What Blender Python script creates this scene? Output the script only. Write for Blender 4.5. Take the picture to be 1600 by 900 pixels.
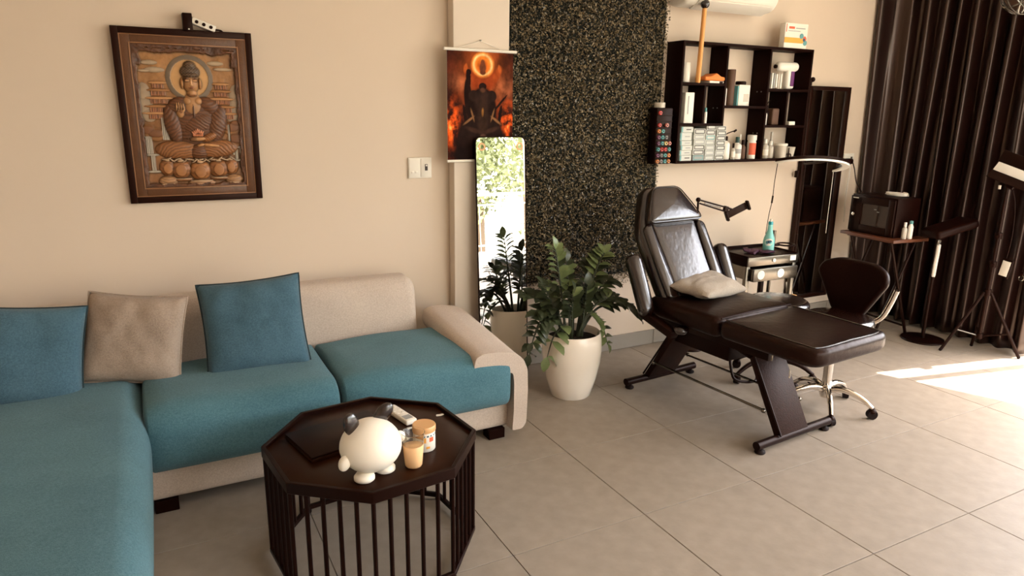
import bpy, bmesh, math, random
import numpy as np
from mathutils import Vector, Matrix, Euler, noise
random.seed(7); RNG = np.random.default_rng(7)
for o in list(bpy.data.objects): bpy.data.objects.remove(o)
SC = bpy.context.scene; COL = SC.collection
PI = math.pi

# ------------------------------------------------------------ camera, sky, sun, exposure
cam_d = bpy.data.cameras.new('camera'); cam = bpy.data.objects.new('camera', cam_d); COL.objects.link(cam)
yaw, pitch, roll, foc = .48751, .25120, -.014106, 1084.36
fwd = Vector((math.sin(yaw)*math.cos(pitch), math.cos(yaw)*math.cos(pitch), -math.sin(pitch)))
rgt = Vector((math.cos(yaw), -math.sin(yaw), 0)); dwn = fwd.cross(rgt)
r2 = rgt*math.cos(roll) + dwn*math.sin(roll); d2 = -rgt*math.sin(roll) + dwn*math.cos(roll)
mw = Matrix((r2, -d2, -fwd)).transposed().to_4x4(); mw.translation = (0, 0, 1.55)
cam.matrix_world = mw
cam_d.sensor_width = 36; cam_d.lens = foc/1600*36; cam_d.clip_start = .05
SC.camera = cam

world = bpy.data.worlds.new('sky'); SC.world = world; world.use_nodes = True
wn = world.node_tree.nodes; wl = world.node_tree.links
bg = wn['Background']
sky = wn.new('ShaderNodeTexSky'); sky.sky_type = 'NISHITA'; sky.sun_disc = False
sky.sun_elevation = math.radians(62); sky.sun_rotation = math.radians(100); sky.air_density = 1.0; sky.dust_density = 4
mx = wn.new('ShaderNodeMix'); mx.data_type = 'RGBA'; mx.blend_type = 'MIX'; mx.inputs['Factor'].default_value = .8
wl.new(sky.outputs[0], mx.inputs['A']); mx.inputs['B'].default_value = (1.18, 1.12, 1.0, 1)
wl.new(mx.outputs['Result'], bg.inputs[0]); bg.inputs[1].default_value = 3.9

sun_d = bpy.data.lights.new('sun', 'SUN'); sun = bpy.data.objects.new('sun', sun_d); COL.objects.link(sun)
sun_d.energy = 20; sun_d.angle = .009; sun_d.color = (1, .92, .80)
sdir = Vector((-.98, .205, -1.86))                      # the way sunlight travels
sun.rotation_euler = sdir.to_track_quat('-Z', 'Y').to_euler(); sun.location = (8, -1, 8)

def portal(name, loc, rot, sx, sy):
    d = bpy.data.lights.new(name, 'AREA'); d.shape = 'RECTANGLE'; d.size = sx; d.size_y = sy
    d.cycles.is_portal = True
    o = bpy.data.objects.new(name, d); COL.objects.link(o); o.location = loc; o.rotation_euler = rot
portal('daylight_portal', (5.36, -.1, 1.38), (0, PI/2, 0), 2.74, 4.7)
portal('daylight_portal', (3.5, -2.68, 1.38), (-PI/2, 0, 0), 3.45, 2.74)

vs = SC.view_settings; vs.view_transform = 'Standard'; vs.look = 'None'; vs.exposure = 0.88; vs.gamma = 1; vs.use_curve_mapping = False

# ------------------------------------------------------------ materials
def mat(name, col, rough=.6, metal=0, var=.0, scale=20, bump=0, bscale=60, trans=0, ior=1.45, spec=None, coat=0, sheen=0, island=0, emit=None, tint=None):
    m = bpy.data.materials.new(name); m.use_nodes = True
    n = m.node_tree.nodes; l = m.node_tree.links; b = n['Principled BSDF']
    b.inputs['Base Color'].default_value = (*col, 1); b.inputs['Roughness'].default_value = rough
    b.inputs['Metallic'].default_value = metal; b.inputs['IOR'].default_value = ior
    b.inputs['Transmission Weight'].default_value = trans
    if spec is not None: b.inputs['Specular IOR Level'].default_value = spec
    if tint: b.inputs['Specular Tint'].default_value = (*tint, 1)
    if coat: b.inputs['Coat Weight'].default_value = coat; b.inputs['Coat Roughness'].default_value = .15
    if sheen: b.inputs['Sheen Weight'].default_value = sheen; b.inputs['Sheen Roughness'].default_value = .5
    if emit: b.inputs['Emission Color'].default_value = (*emit[0], 1); b.inputs['Emission Strength'].default_value = emit[1]
    tc = n.new('ShaderNodeTexCoord')
    if var or island:
        cr = n.new('ShaderNodeMix'); cr.data_type = 'RGBA'
        cr.inputs['A'].default_value = (*[c*(1-max(var, island)) for c in col], 1)
        cr.inputs['B'].default_value = (*[min(1, c*(1+max(var, island))) for c in col], 1)
        if island:
            g = n.new('ShaderNodeNewGeometry'); l.new(g.outputs['Random Per Island'], cr.inputs['Factor'])
        else:
            t = n.new('ShaderNodeTexNoise'); t.inputs['Scale'].default_value = scale; t.inputs['Detail'].default_value = 5
            l.new(tc.outputs['Object'], t.inputs['Vector']); l.new(t.outputs['Fac'], cr.inputs['Factor'])
        l.new(cr.outputs['Result'], b.inputs['Base Color'])
    if bump:
        t2 = n.new('ShaderNodeTexNoise'); t2.inputs['Scale'].default_value = bscale; t2.inputs['Detail'].default_value = 3
        l.new(tc.outputs['Object'], t2.inputs['Vector'])
        bp = n.new('ShaderNodeBump'); bp.inputs['Strength'].default_value = bump; bp.inputs['Distance'].default_value = .01
        l.new(t2.outputs['Fac'], bp.inputs['Height']); l.new(bp.outputs['Normal'], b.inputs['Normal'])
    return m

def vmat(name, rough=.5, bump=0):
    m = mat(name, (1, 1, 1), rough, bump=bump, bscale=150)
    a = m.node_tree.nodes.new('ShaderNodeVertexColor'); a.layer_name = 'paint'
    m.node_tree.links.new(a.outputs['Color'], m.node_tree.nodes['Principled BSDF'].inputs['Base Color'])
    return m

def fabric(name, col, col2):
    m = mat(name, col, .95, bump=.3, bscale=420, sheen=.12, spec=.12)
    n = m.node_tree.nodes; l = m.node_tree.links; b = n['Principled BSDF']
    tc = n.new('ShaderNodeTexCoord'); t = n.new('ShaderNodeTexNoise'); t.inputs['Scale'].default_value = 150; t.inputs['Detail'].default_value = 6; t.inputs['Roughness'].default_value = .75
    t2 = n.new('ShaderNodeTexNoise'); t2.inputs['Scale'].default_value = 5
    l.new(tc.outputs['Object'], t.inputs['Vector']); l.new(tc.outputs['Object'], t2.inputs['Vector'])
    ad = n.new('ShaderNodeMath'); ad.operation = 'MULTIPLY_ADD'; ad.inputs[1].default_value = .22
    l.new(t2.outputs['Fac'], ad.inputs[0])
    sc_ = n.new('ShaderNodeMath'); sc_.operation = 'MULTIPLY'; sc_.inputs[1].default_value = .78
    l.new(t.outputs['Fac'], sc_.inputs[0]); l.new(sc_.outputs[0], ad.inputs[2])
    rp = n.new('ShaderNodeValToRGB'); rp.color_ramp.elements[0].position = .32; rp.color_ramp.elements[1].position = .68
    rp.color_ramp.elements[0].color = (*col2, 1); rp.color_ramp.elements[1].color = (*col, 1)
    l.new(ad.outputs[0], rp.inputs[0]); l.new(rp.outputs[0], b.inputs['Base Color'])
    return m

M = {}
WARM = (1.0, .74, .62)
M['wall'] = mat('wall_paint', (.68, .555, .435), .75, var=.02, scale=2, bump=.03, bscale=300, spec=.3)
M['column'] = mat('column_paint', (.71, .605, .495), .75, var=.02, scale=2, spec=.3)
M['ceil'] = mat('ceiling_paint', (.86, .80, .72), .85)
M['grout'] = mat('grout', (.33, .285, .235), .9)
M['tile'] = mat('floor_tile', (.318, .264, .210), .50, var=.22, scale=14, bump=.05, bscale=70, spec=.26)
M['base_tile'] = mat('baseboard_tile', (.30, .26, .215), .45, var=.1, scale=6)
M['teal'] = fabric('teal_fabric', (.108, .226, .262), (.042, .114, .146))
M['teal_dark'] = fabric('teal_pillow_fabric', (.085, .160, .205), (.038, .082, .112))
M['beige'] = fabric('beige_fabric', (.64, .53, .435), (.43, .345, .28))
M['greybeige'] = fabric('grey_pillow_fabric', (.43, .335, .262), (.27, .20, .155))
M['pale'] = fabric('pale_pillow_fabric', (.48, .41, .335), (.33, .275, .22))
M['piping_dark'] = mat('dark_piping', (.015, .03, .035), .9)
M['black_wood'] = mat('black_wood', (.0085, .0016, .0008), .55, var=.3, scale=9, spec=.08, tint=WARM)
M['table_top'] = mat('table_top_black', (.021, .0056, .0018), .34, var=.25, scale=8, spec=.16, tint=WARM)
M['black_metal'] = mat('black_metal', (.0085, .0018, .0010), .38, spec=.17, tint=WARM)
M['leather'] = mat('black_leather', (.0105, .0028, .0016), .24, var=.25, scale=14, bump=.14, bscale=34, spec=.8, coat=.45)
M['leather_worn'] = mat('worn_black_leather', (.0105, .0028, .0016), .32, var=.4, scale=9, bump=.16, bscale=30, spec=.24, tint=WARM)
M['leather_matt'] = mat('black_leather_matt', (.0085, .0014, .0007), .40, bump=.1, bscale=60, spec=.14, tint=WARM)
M['crinkle'] = mat('crinkle_black_panel', (.016, .0050, .0034), .42, var=.6, scale=60, bump=.14, bscale=140, spec=.13, tint=WARM)
M['chrome'] = mat('chrome', (.80, .74, .66), .12, 1)
M['steel'] = mat('brushed_steel', (.17, .150, .125), .22, 1, var=.15, scale=30)
M['rubber'] = mat('rubber', (.009, .0035, .0025), .6, spec=.15)
M['plastic'] = mat('black_plastic', (.0085, .0016, .0009), .4, spec=.15, tint=WARM)
M['white_plastic'] = mat('white_plastic', (.82, .76, .66), .35)
M['carton'] = mat('carton_grey_white', (.56, .56, .50), .6)
M['white_card'] = mat('white_card', (.80, .74, .64), .6)
M['ceramic'] = mat('cream_ceramic', (.90, .81, .69), .22, coat=.4)
M['panda'] = mat('cream_panda', (.93, .85, .72), .38, coat=.1)
M['soil'] = mat('soil', (.02, .012, .008), .95, bump=.8, bscale=40)
M['leaf'] = mat('plant_leaf', (.040, .050, .024), .28, var=.4, scale=7, spec=.5)
M['leaf_new'] = mat('plant_leaf_pale', (.15, .19, .075), .35, var=.25, scale=7)
M['stem'] = mat('plant_stem', (.035, .042, .02), .5)
M['turf_back'] = mat('hedge_backing', (.006, .007, .004), .95)
M['turf'] = mat('hedge_leaf', (.150, .112, .060), .34, island=.85)
M['curtain'] = mat('satin_curtain', (.0080, .0014, .0010), .34, bump=.02, bscale=12, spec=.75, coat=.12, tint=WARM)
M['mirror'] = mat('mirror_glass', (.93, .92, .88), .008, 1)
M['glass'] = mat('clear_glass', (.95, .93, .88), .03, trans=1, ior=1.3)
M['dark_glass'] = mat('dark_glass', (.030, .017, .012), .06, spec=.4)
M['wood_desk'] = mat('brown_desk_wood', (.115, .035, .014), .42, var=.3, scale=12)
M['dark_frame'] = mat('dark_brown_frame', (.013, .0026, .0012), .42, spec=.22, tint=WARM)
M['orange'] = mat('orange_cloth', (.78, .22, .04), .7, bump=.2)
M['orange_wood'] = mat('orange_stick', (.80, .36, .10), .5, var=.1)
M['gold_lid'] = mat('peach_lid', (.72, .40, .17), .4)
M['drink'] = mat('peach_drink', (.92, .56, .28), .25)
M['teal_plastic'] = mat('teal_bottle_plastic', (.32, .74, .68), .15, trans=.25, ior=1.2)
M['teal_liquid'] = mat('teal_liquid', (.02, .30, .34), .2)
M['purple'] = mat('purple_strip', (.12, .012, .11), .4)
M['purple_cloth'] = mat('purple_gloves', (.055, .012, .032), .6, bump=.3)
M['lightgrey'] = mat('grey_print', (.33, .33, .31), .7)
M['teal_print'] = mat('teal_print', (.12, .32, .32), .6)
M['orange_print'] = mat('orange_print', (.82, .38, .06), .6)
M['red_print'] = mat('red_print', (.70, .12, .05), .6)
M['dark_print'] = mat('dark_print', (.05, .035, .03), .6)
M['navy_print'] = mat('navy_print', (.02, .07, .12), .5)
M['brown_tube'] = mat('brown_roll', (.10, .045, .022), .6, var=.2)
M['yellow'] = mat('yellow_plastic', (.75, .55, .15), .4)
M['clear_plastic'] = mat('milky_plastic', (.78, .70, .58), .25, trans=.35)
M['green_cap'] = mat('dark_green_cap', (.02, .06, .045), .4)
M['led'] = mat('lamp_diffuser', (.88, .84, .76), .4)
M['bark'] = mat('bark', (.12, .08, .05), .9)
M['tree_leaf'] = mat('tree_leaf', (.20, .22, .095), .5, island=.45)
M['rail'] = mat('balcony_rail', (.55, .50, .42), .4)
M['concrete'] = mat('balcony_floor', (.27, .25, .215), .8, var=.1)
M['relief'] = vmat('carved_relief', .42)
M['poster'] = vmat('poster_print', .7); M['poster'].node_tree.nodes['Principled BSDF'].inputs['Specular IOR Level'].default_value = .06
M['frame_brown'] = mat('carved_wood_border', (.115, .045, .016), .38, var=.35, scale=25, bump=.15, bscale=60)
M['frame_line'] = mat('border_line', (.32, .15, .065), .4)
INK = {k: mat(k + '_ink_cap', c, .35) for k, c in dict(red=(.55, .06, .05), orange=(.70, .25, .08), teal=(.08, .30, .29),
       black=(.008, .006, .006), grey=(.20, .18, .17), plum=(.16, .05, .10), yellow=(.70, .50, .20), pink=(.62, .25, .20), green=(.12, .30, .12)).items()}

# ------------------------------------------------------------ mesh helpers
def V(*a): return Vector(a)
def obj(name, bm, m, parent=None, ang=35, loc=None, rot=None, mats=None):
    me = bpy.data.meshes.new(name)
    if isinstance(bm, bmesh.types.BMesh):
        bmesh.ops.recalc_face_normals(bm, faces=bm.faces); bm.to_mesh(me); bm.free()
    else:
        me.from_pydata(bm[0], [], bm[1])
    if ang:
        me.polygons.foreach_set('use_smooth', [True]*len(me.polygons)); me.set_sharp_from_angle(angle=math.radians(ang))
    for mm in (mats or [m]): me.materials.append(mm)
    o = bpy.data.objects.new(name, me); COL.objects.link(o)
    if parent: o.parent = parent
    if loc: o.location = loc
    if rot: o.rotation_euler = rot
    return o
def tag(o, label, cat, group=None, kind=None):
    o['label'] = label
    o['category'] = cat
    if group: o['group'] = group
    if kind: o['kind'] = kind
    return o
def thing(name, label, cat, loc=(0, 0, 0), rz=0, group=None, rot=None):
    o = bpy.data.objects.new(name, None); o.empty_display_size = .05; COL.objects.link(o)
    o.location = loc; o.rotation_euler = rot or (0, 0, rz)
    return tag(o, label, cat, group)
def struct(o, label=None):
    o['kind'] = 'structure'
    if label: o['label'] = label
    return o
def BM(): return bmesh.new()
def xf(bm, verts, mtx):
    bmesh.ops.transform(bm, matrix=mtx, verts=verts)
def box(bm, c, s, rot=None, bev=0, seg=2):
    r = bmesh.ops.create_cube(bm, size=1); vs_ = r['verts']
    bmesh.ops.scale(bm, vec=s, verts=vs_)
    if bev:
        es = list({e for v in vs_ for e in v.link_edges})
        b = bmesh.ops.bevel(bm, geom=es, offset=min(bev, min(s)*.49), segments=seg, affect='EDGES', profile=.5)
        vs_ = list({v for f in b['faces'] for v in f.verts} | {v for v in vs_ if v.is_valid})
    mt = Matrix.Translation(c)
    if rot: mt = mt @ Euler(rot).to_matrix().to_4x4()
    xf(bm, vs_, mt); return bm
def boxb(c, s, rot=None, bev=.003, seg=2): return box(BM(), c, s, rot, bev, seg)
def cyl(bm, p0, p1, r0, r1=None, n=14, cap=True):
    p0, p1 = Vector(p0), Vector(p1); d = p1-p0
    r = bmesh.ops.create_cone(bm, cap_ends=cap, segments=n, radius1=r0, radius2=r0 if r1 is None else r1, depth=d.length)
    xf(bm, r['verts'], Matrix.Translation((p0+p1)/2) @ d.to_track_quat('Z', 'Y').to_matrix().to_4x4()); return bm
def cylb(*a, **k): return cyl(BM(), *a, **k)
def lathe(bm, prof, n=24, c=(0, 0, 0), mtx=None):
    rings = []; new = []
    for r, z in prof:
        if r < 1e-5: ring = [bm.verts.new((0, 0, z))]
        else: ring = [bm.verts.new((r*math.cos(2*PI*k/n), r*math.sin(2*PI*k/n), z)) for k in range(n)]
        rings.append(ring); new += ring
    for a, b in zip(rings, rings[1:]):
        for k in range(n):
            q = [a[k % len(a)], a[(k+1) % len(a)], b[(k+1) % len(b)], b[k % len(b)]]
            q2 = []
            for v in q:
                if v not in q2: q2.append(v)
            if len(q2) > 2: bm.faces.new(q2)
    xf(bm, new, Matrix.Translation(c) @ (mtx or Matrix())); return bm
def latheb(prof, n=24, c=(0, 0, 0), mtx=None): return lathe(BM(), prof, n, c, mtx)
def sph(bm, c, r, n=20, rot=None):
    q = bmesh.ops.create_uvsphere(bm, u_segments=n, v_segments=max(8, n*2//3), radius=1)
    mt = Matrix.Translation(c)
    if rot: mt = mt @ Euler(rot).to_matrix().to_4x4()
    rr = r if isinstance(r, (tuple, list)) else (r, r, r)
    xf(bm, q['verts'], mt @ Matrix.Diagonal((*rr, 1))); return bm
def sphb(*a, **k): return sph(BM(), *a, **k)
def smooth_path(pts, k=6):
    P = [Vector(p) for p in pts]; out = []
    for i in range(len(P)-1):
        a, b, c, d = P[max(i-1, 0)], P[i], P[i+1], P[min(i+2, len(P)-1)]
        for j in range(k):
            t = j/k
            out.append(.5*((2*b)+(c-a)*t+(2*a-5*b+4*c-d)*t*t+(3*b-a-3*c+d)*t**3))
    return out + [P[-1]]
def tube(bm, pts, r, n=8, closed=False):
    P = [Vector(p) for p in pts]; N = len(P); rings = []; up = None
    for i, p in enumerate(P):
        t = (P[(i+1) % N]-P[i-1]) if closed else (P[min(i+1, N-1)]-P[max(i-1, 0)])
        t.normalize()
        if up is None: up = Vector((0, 0, 1)) if abs(t.z) < .9 else Vector((1, 0, 0))
        x = up.cross(t); x.normalize(); up = t.cross(x); up.normalize()
        rr = r[i] if isinstance(r, (list, tuple)) else r
        rings.append([bm.verts.new(p + x*rr*math.cos(2*PI*k/n) + up*rr*math.sin(2*PI*k/n)) for k in range(n)])
    prs = list(zip(rings, rings[1:])) + ([(rings[-1], rings[0])] if closed else [])
    for a, b in prs:
        for k in range(n): bm.faces.new((a[k], a[(k+1) % n], b[(k+1) % n], b[k]))
    if not closed: bm.faces.new(rings[0]); bm.faces.new(rings[-1])
    return bm
def tubeb(*a, **k): return tube(BM(), *a, **k)
def softbox(sx, sy, sz, r, c=(0, 0, 0), rs=4, ns=8, fn=None):
    """rounded cushion-like box; fn(x,y,z unit coords, p) may move points"""
    if not isinstance(r, (tuple, list)): r = (r, r, r)
    def axis(h, rr):
        a = [-h + rr*(1-math.cos(PI/2*k/rs)) for k in range(rs)]
        m = [-(h-rr) + 2*(h-rr)*k/ns for k in range(ns+1)]
        return a + m + [-x for x in reversed(a)]
    hs = (sx/2, sy/2, sz/2); rr = [min(q, h*.98) for q, h in zip(r, hs)]
    ax = [axis(h, q) for h, q in zip(hs, rr)]
    bm = BM(); cache = {}
    def vert(p):
        k = tuple(round(q, 6) for q in p)
        if k in cache: return cache[k]
        inn = [max(-(h-q), min(h-q, x)) for x, h, q in zip(p, hs, rr)]
        d = [(x-i)/q for x, i, q in zip(p, inn, rr)]
        L = math.sqrt(sum(x*x for x in d))
        if L > 1e-9:
            w = max(abs(x) for x in d)/L if False else 1/L
            mx_ = max(abs(x) for x in d)
            d = [x*w*min(1, mx_) if L > 0 else 0 for x in d]
        o = Vector([i+x*q for i, x, q in zip(inn, d, rr)])
        if fn: o = fn(o.x/hs[0], o.y/hs[1], o.z/hs[2], o)
        v = bm.verts.new(o + Vector(c)); cache[k] = v; return v
    for d in range(3):
        e, f = (d+1) % 3, (d+2) % 3
        for s in (-1, 1):
            for i in range(len(ax[e])-1):
                for j in range(len(ax[f])-1):
                    q = []
                    for a, b in ((i, j), (i+1, j), (i+1, j+1), (i, j+1)):
                        p = [0, 0, 0]; p[d] = s*hs[d]; p[e] = ax[e][a]; p[f] = ax[f][b]
                        v = vert(p)
                        if v not in q: q.append(v)
                    if len(q) > 2:
                        try: bm.faces.new(q)
                        except ValueError: pass
    return bm
def round_outline(pts, r, k=5):
    """round the corners of a closed 2D polygon"""
    out = []; N = len(pts)
    for i in range(N):
        p = Vector(pts[i]).to_2d(); a = Vector(pts[i-1]).to_2d(); b = Vector(pts[(i+1) % N]).to_2d()
        rr = r[i] if isinstance(r, (list, tuple)) else r
        u = (a-p); w = (b-p); q = min(rr, u.length*.45, w.length*.45)
        u = p+u.normalized()*q; w = p+w.normalized()*q
        for j in range(k+1):
            t = j/k; out.append((1-t)**2*u+2*t*(1-t)*p+t*t*w)
    return out
def puff(outline, t, r, crown=.0, bm=None, mtx=None, seg=4):
    """solid pad from a 2D outline (counter-clockwise), edges rounded by r, thickness t (z 0..t), top raised by crown"""
    bm = bm or BM(); P = [Vector(p).to_2d() for p in outline]; N = len(P)
    nrm = []
    for i in range(N):
        d = P[(i+1) % N]-P[i-1]; d = Vector((d.y, -d.x)); d.normalize(); nrm.append(d)
    cen = sum(P, Vector((0, 0)))/N
    def ring(off, z): return [bm.verts.new((*(P[i]-nrm[i]*off), z)) for i in range(N)]
    rings = []
    for k in range(seg+1):
        a = PI/2*k/seg; rings.append(ring(r*(1-math.sin(a)), r*(1-math.cos(a))))
    for k in range(seg+1):
        a = PI/2*k/seg; rings.append(ring(r*(1-math.cos(a)), t-r+r*math.sin(a)))
    for s in (.66, .33):
        last = rings[2*seg+1]
        rings.append([bm.verts.new((*(cen+(v.co.to_2d()-cen)*s), t+crown*(1-s*s))) for v in last])
    for a, b in zip(rings, rings[1:]):
        for k in range(N): bm.faces.new((a[k], a[(k+1) % N], b[(k+1) % N], b[k]))
    bm.faces.new(list(reversed(rings[0])))
    c = bm.verts.new((*cen, t+crown))
    for k in range(N): bm.faces.new((rings[-1][k], rings[-1][(k+1) % N], c))
    if mtx: xf(bm, bm.verts, mtx)
    return bm
def torus_path(c, R, n=40, a0=0, a1=2*PI, mtx=None):
    mt = mtx or Matrix()
    return [Vector(c)+mt @ V(R*math.cos(a0+(a1-a0)*k/n), R*math.sin(a0+(a1-a0)*k/n), 0) for k in range(n)]
def copy_tree(o, parent=None):
    c = o.copy(); COL.objects.link(c)
    if parent: c.parent = parent
    for ch in [x for x in KIDS.get(o.name, [])]: copy_tree(ch, c)
    return c
KIDS = {}
def kids_of(root):
    for o in COL.objects:
        if o.parent: KIDS.setdefault(o.parent.name, [])
    KIDS.clear()
    for o in COL.objects:
        if o.parent: KIDS.setdefault(o.parent.name, []).append(o)
ORD = ['first', 'second', 'third', 'fourth', 'fifth', 'sixth', 'seventh', 'eighth', 'ninth', 'tenth', 'eleventh', 'twelfth']

# ------------------------------------------------------------ room shell
WY = 3.584           # inner face of the back wall
fl = struct(obj('floor', boxb((1.6, .55, -.03), (7.4, 6.3, .05), bev=0), M['grout'], ang=0), 'grey porcelain tiled floor with thin pale joints')
tile_me = None; px_, py_ = .59, .58
for i in range(-6, 7):
    for j in range(-9, 3):
        x0, y0 = 1.625+px_*i, 2.494+py_*j
        x1, y1 = min(x0+px_, 5.22), min(y0+py_, WY)
        if x0 > 5.1 or x0 < -2.1 or y0 < -2.6: continue
        full = abs(x1-x0-px_) < 1e-4 and abs(y1-y0-py_) < 1e-4
        if full and tile_me:
            o = bpy.data.objects.new('floor_tile', tile_me); COL.objects.link(o); o.parent = fl
        else:
            b = BM(); box(b, (0, 0, -.0035), (x1-x0-.003, y1-y0-.003, .007), bev=.0012, seg=1)
            o = obj('floor_tile', b, M['tile'], fl, ang=0)
            if full: tile_me = o.data
        o.location = ((x0+x1)/2, (y0+y1)/2, 0)
struct(obj('wall_back', boxb((1.5, WY+.06, 1.45), (7.6, .12, 2.9), bev=0), M['wall'], ang=0), 'cream painted back wall')
b = BM(); box(b, (1.66, 3.5475, 1.45), (.328, .073, 2.9), bev=.004)
struct(obj('trim_1', b, M['column'], ang=0), 'cream painted column projecting from the back wall')
struct(obj('wall_left', boxb((-2.16, .55, 1.45), (.12, 6.3, 2.9), bev=0), M['wall'], ang=0))
struct(obj('ceiling', boxb((1.6, .55, 2.95), (7.6, 6.4, .1), bev=0), M['ceil'], ang=0))
b = BM()
box(b, (5.28, 3.0, 1.45), (.12, 1.45, 2.9)); box(b, (5.28, -.1, 2.83), (.12, 4.75, .14)); box(b, (5.28, -2.55, 1.45), (.12, .12, 2.9))
struct(obj('wall_right', b, M['wall'], ang=0), 'cream right wall with a wide balcony opening')
b = BM()
box(b, (-.2, -2.6, 1.45), (4.0, .12, 2.9)); box(b, (3.5, -2.6, 2.83), (3.5, .12, .14))
struct(obj('wall_front', b, M['wall'], ang=0), 'cream front wall with a wide balcony opening')
b = BM()
for y in (2.262, -2.47): box(b, (5.27, y, 1.37), (.06, .03, 2.74))
box(b, (5.27, -.1, 2.745), (.06, 4.74, .03))
d1 = struct(obj('door_1', b, M['rail'], ang=0), 'open sliding door frame of the right opening')
obj('door_stile', boxb((5.27, 2.085, 1.365), (.05, .06, 2.73)), M['rail'], d1, ang=0)
obj('door_stile', boxb((5.27, .05, 1.365), (.05, .06, 2.73)), M['rail'], d1, ang=0)
# skirting of floor tile along the back wall
bb = struct(obj('baseboard_back', boxb((3.52, WY-.004, .05), (3.4, .006, .098), bev=0), M['grout'], ang=0), 'grey tile skirting along the back wall')
for k in range(6):
    x0 = 1.83+.585*k; x1 = min(x0+.585, 5.2)
    obj('baseboard_tile', boxb(((x0+x1)/2, WY-.011, .051), (x1-x0-.004, .010, .098), bev=.0015), M['base_tile'], bb, ang=0)
# balcony and what the leaning mirror sees beyond it
struct(obj('balcony_floor', boxb((3.2, -.8, -.10), (11, 9, .1), bev=0), M['concrete'], ang=0), 'sunlit concrete balcony outside the openings')
b = BM()
awn = [(5.36, -2.6, 2.62), (5.36, 3.6, 2.62)]
vs_ = [b.verts.new(p) for p in [(5.34, 3.4, 2.80), (5.34, -2.6, 2.80), (7.45, -2.6, 2.80), (5.36, 2.25, 2.80), (5.34, 3.4, 2.86), (5.34, -2.6, 2.86), (7.45, -2.6, 2.86), (5.36, 2.25, 2.86)]]
for f in ((0, 1, 2, 3), (4, 7, 6, 5), (0, 4, 5, 1), (1, 5, 6, 2), (2, 6, 7, 3), (3, 7, 4, 0)): b.faces.new([vs_[q] for q in f])
struct(obj('added_canopy', b, M['rail'], ang=0), 'narrow tapering canopy over the right opening, added unseen to shape the sun patch')  # canopy added out of view, its slanted edge cuts the sun patch

struct(obj('added_parapet', boxb((7.4, -.6, .49), (.12, 8.4, 1.08), bev=.01), M['concrete'], ang=0), 'solid parapet outside the right opening, added unseen to darken the floor')  # parapet added out of view to block low outdoor light from the floor
def railing(name, p0, p1, label):
    p0, p1 = Vector(p0), Vector(p1); L = (p1-p0).length; d = (p1-p0).normalized()
    t = thing(name, label, 'railing', p0, math.atan2(d.y, d.x), 'balcony railings')
    for z in (1.05, .86): obj('rail', cylb((0, 0, z), (L, 0, z), .028 if z > 1 else .016, n=10), M['rail'], t)
    obj('rail', cylb((0, 0, .1), (L, 0, .1), .016, n=10), M['rail'], t)
    n = int(L/.22); bar = None
    for k in range(n+1):
        x = L*k/n; z1 = 1.04 if k % 8 == 0 else .86
        obj('post' if k % 8 == 0 else 'baluster', cylb((x, 0, -.05), (x, 0, z1), .02 if k % 8 == 0 else .009, n=8), M['rail'], t)
railing('balcony_railing', (-1, -4.9, 0), (8.4, -4.9, 0), 'pale metal balcony railing beyond the front opening, seen in the mirror')
def leaves_mesh(pos, size, rng, asp=.5, nb=None):
    """one quad leaf at each position, random orientation"""
    n = len(pos); d = rng.normal(size=(n, 3)); 
    if nb is not None: d += nb
    d /= np.linalg.norm(d, axis=1)[:, None]
    e = np.cross(d, rng.normal(size=(n, 3))); e /= np.linalg.norm(e, axis=1)[:, None]
    s = size*rng.uniform(.6, 1.3, n)[:, None]; f = np.cross(d, e)
    v = np.stack([pos-e*s, pos-f*s*asp, pos+e*s, pos+f*s*asp], 1).reshape(-1, 3)
    me = bpy.data.meshes.new('leaves'); me.vertices.add(4*n); me.vertices.foreach_set('co', v.ravel())
    me.loops.add(4*n); me.loops.foreach_set('vertex_index', np.arange(4*n, dtype=np.int32))
    me.polygons.add(n); me.polygons.foreach_set('loop_start', np.arange(0, 4*n, 4, dtype=np.int32)); me.update(); me.validate()
    return me
def tree(loc, h, r, label, n=5200):
    t = thing('tree', label, 'tree', loc, 0, 'trees beyond the balcony')
    obj('trunk', tubeb(smooth_path([(0, 0, -2.5), (.1, 0, h*.2), (-.05, .1, h*.6), (0, 0, h)]), [.16]*12+[.07]*7, n=8), M['bark'], t)
    q = RNG.normal(size=(n, 3)); q /= np.linalg.norm(q, axis=1)[:, None]
    cl = RNG.normal(size=(26, 3))*[r*.55, r*.5, r*.6]; rr = RNG.uniform(.35, .7, 26)*r*.6
    k = RNG.integers(0, 26, n)
    p = cl[k] + q*(rr[k]*RNG.uniform(.5, 1, n)**.5)[:, None] + [0, 0, h]
    me = leaves_mesh(p, .085, RNG); me.materials.append(M['tree_leaf'])
    o = bpy.data.objects.new('foliage', me); COL.objects.link(o); o.parent = t; o['kind'] = 'stuff'
tree((2.6, -7.6, 0), 1.5, 1.6, 'bushy tree left of the others beyond the railing, seen in the mirror')
tree((6.6, -7.6, 0), 1.9, 1.7, 'leafy tree in the middle beyond the railing, seen in the mirror')
tree((10.8, -7.2, 0), 2.0, 1.7, 'leafy tree farthest right beyond the railing, seen in the mirror')
tree((3.4, -12.4, 0), 3.2, 2.3, 'tall tree of the back row, left one, seen in the mirror')
tree((10.8, -12.8, 0), 3.2, 2.3, 'tall tree of the back row, right one, seen in the mirror')

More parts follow.
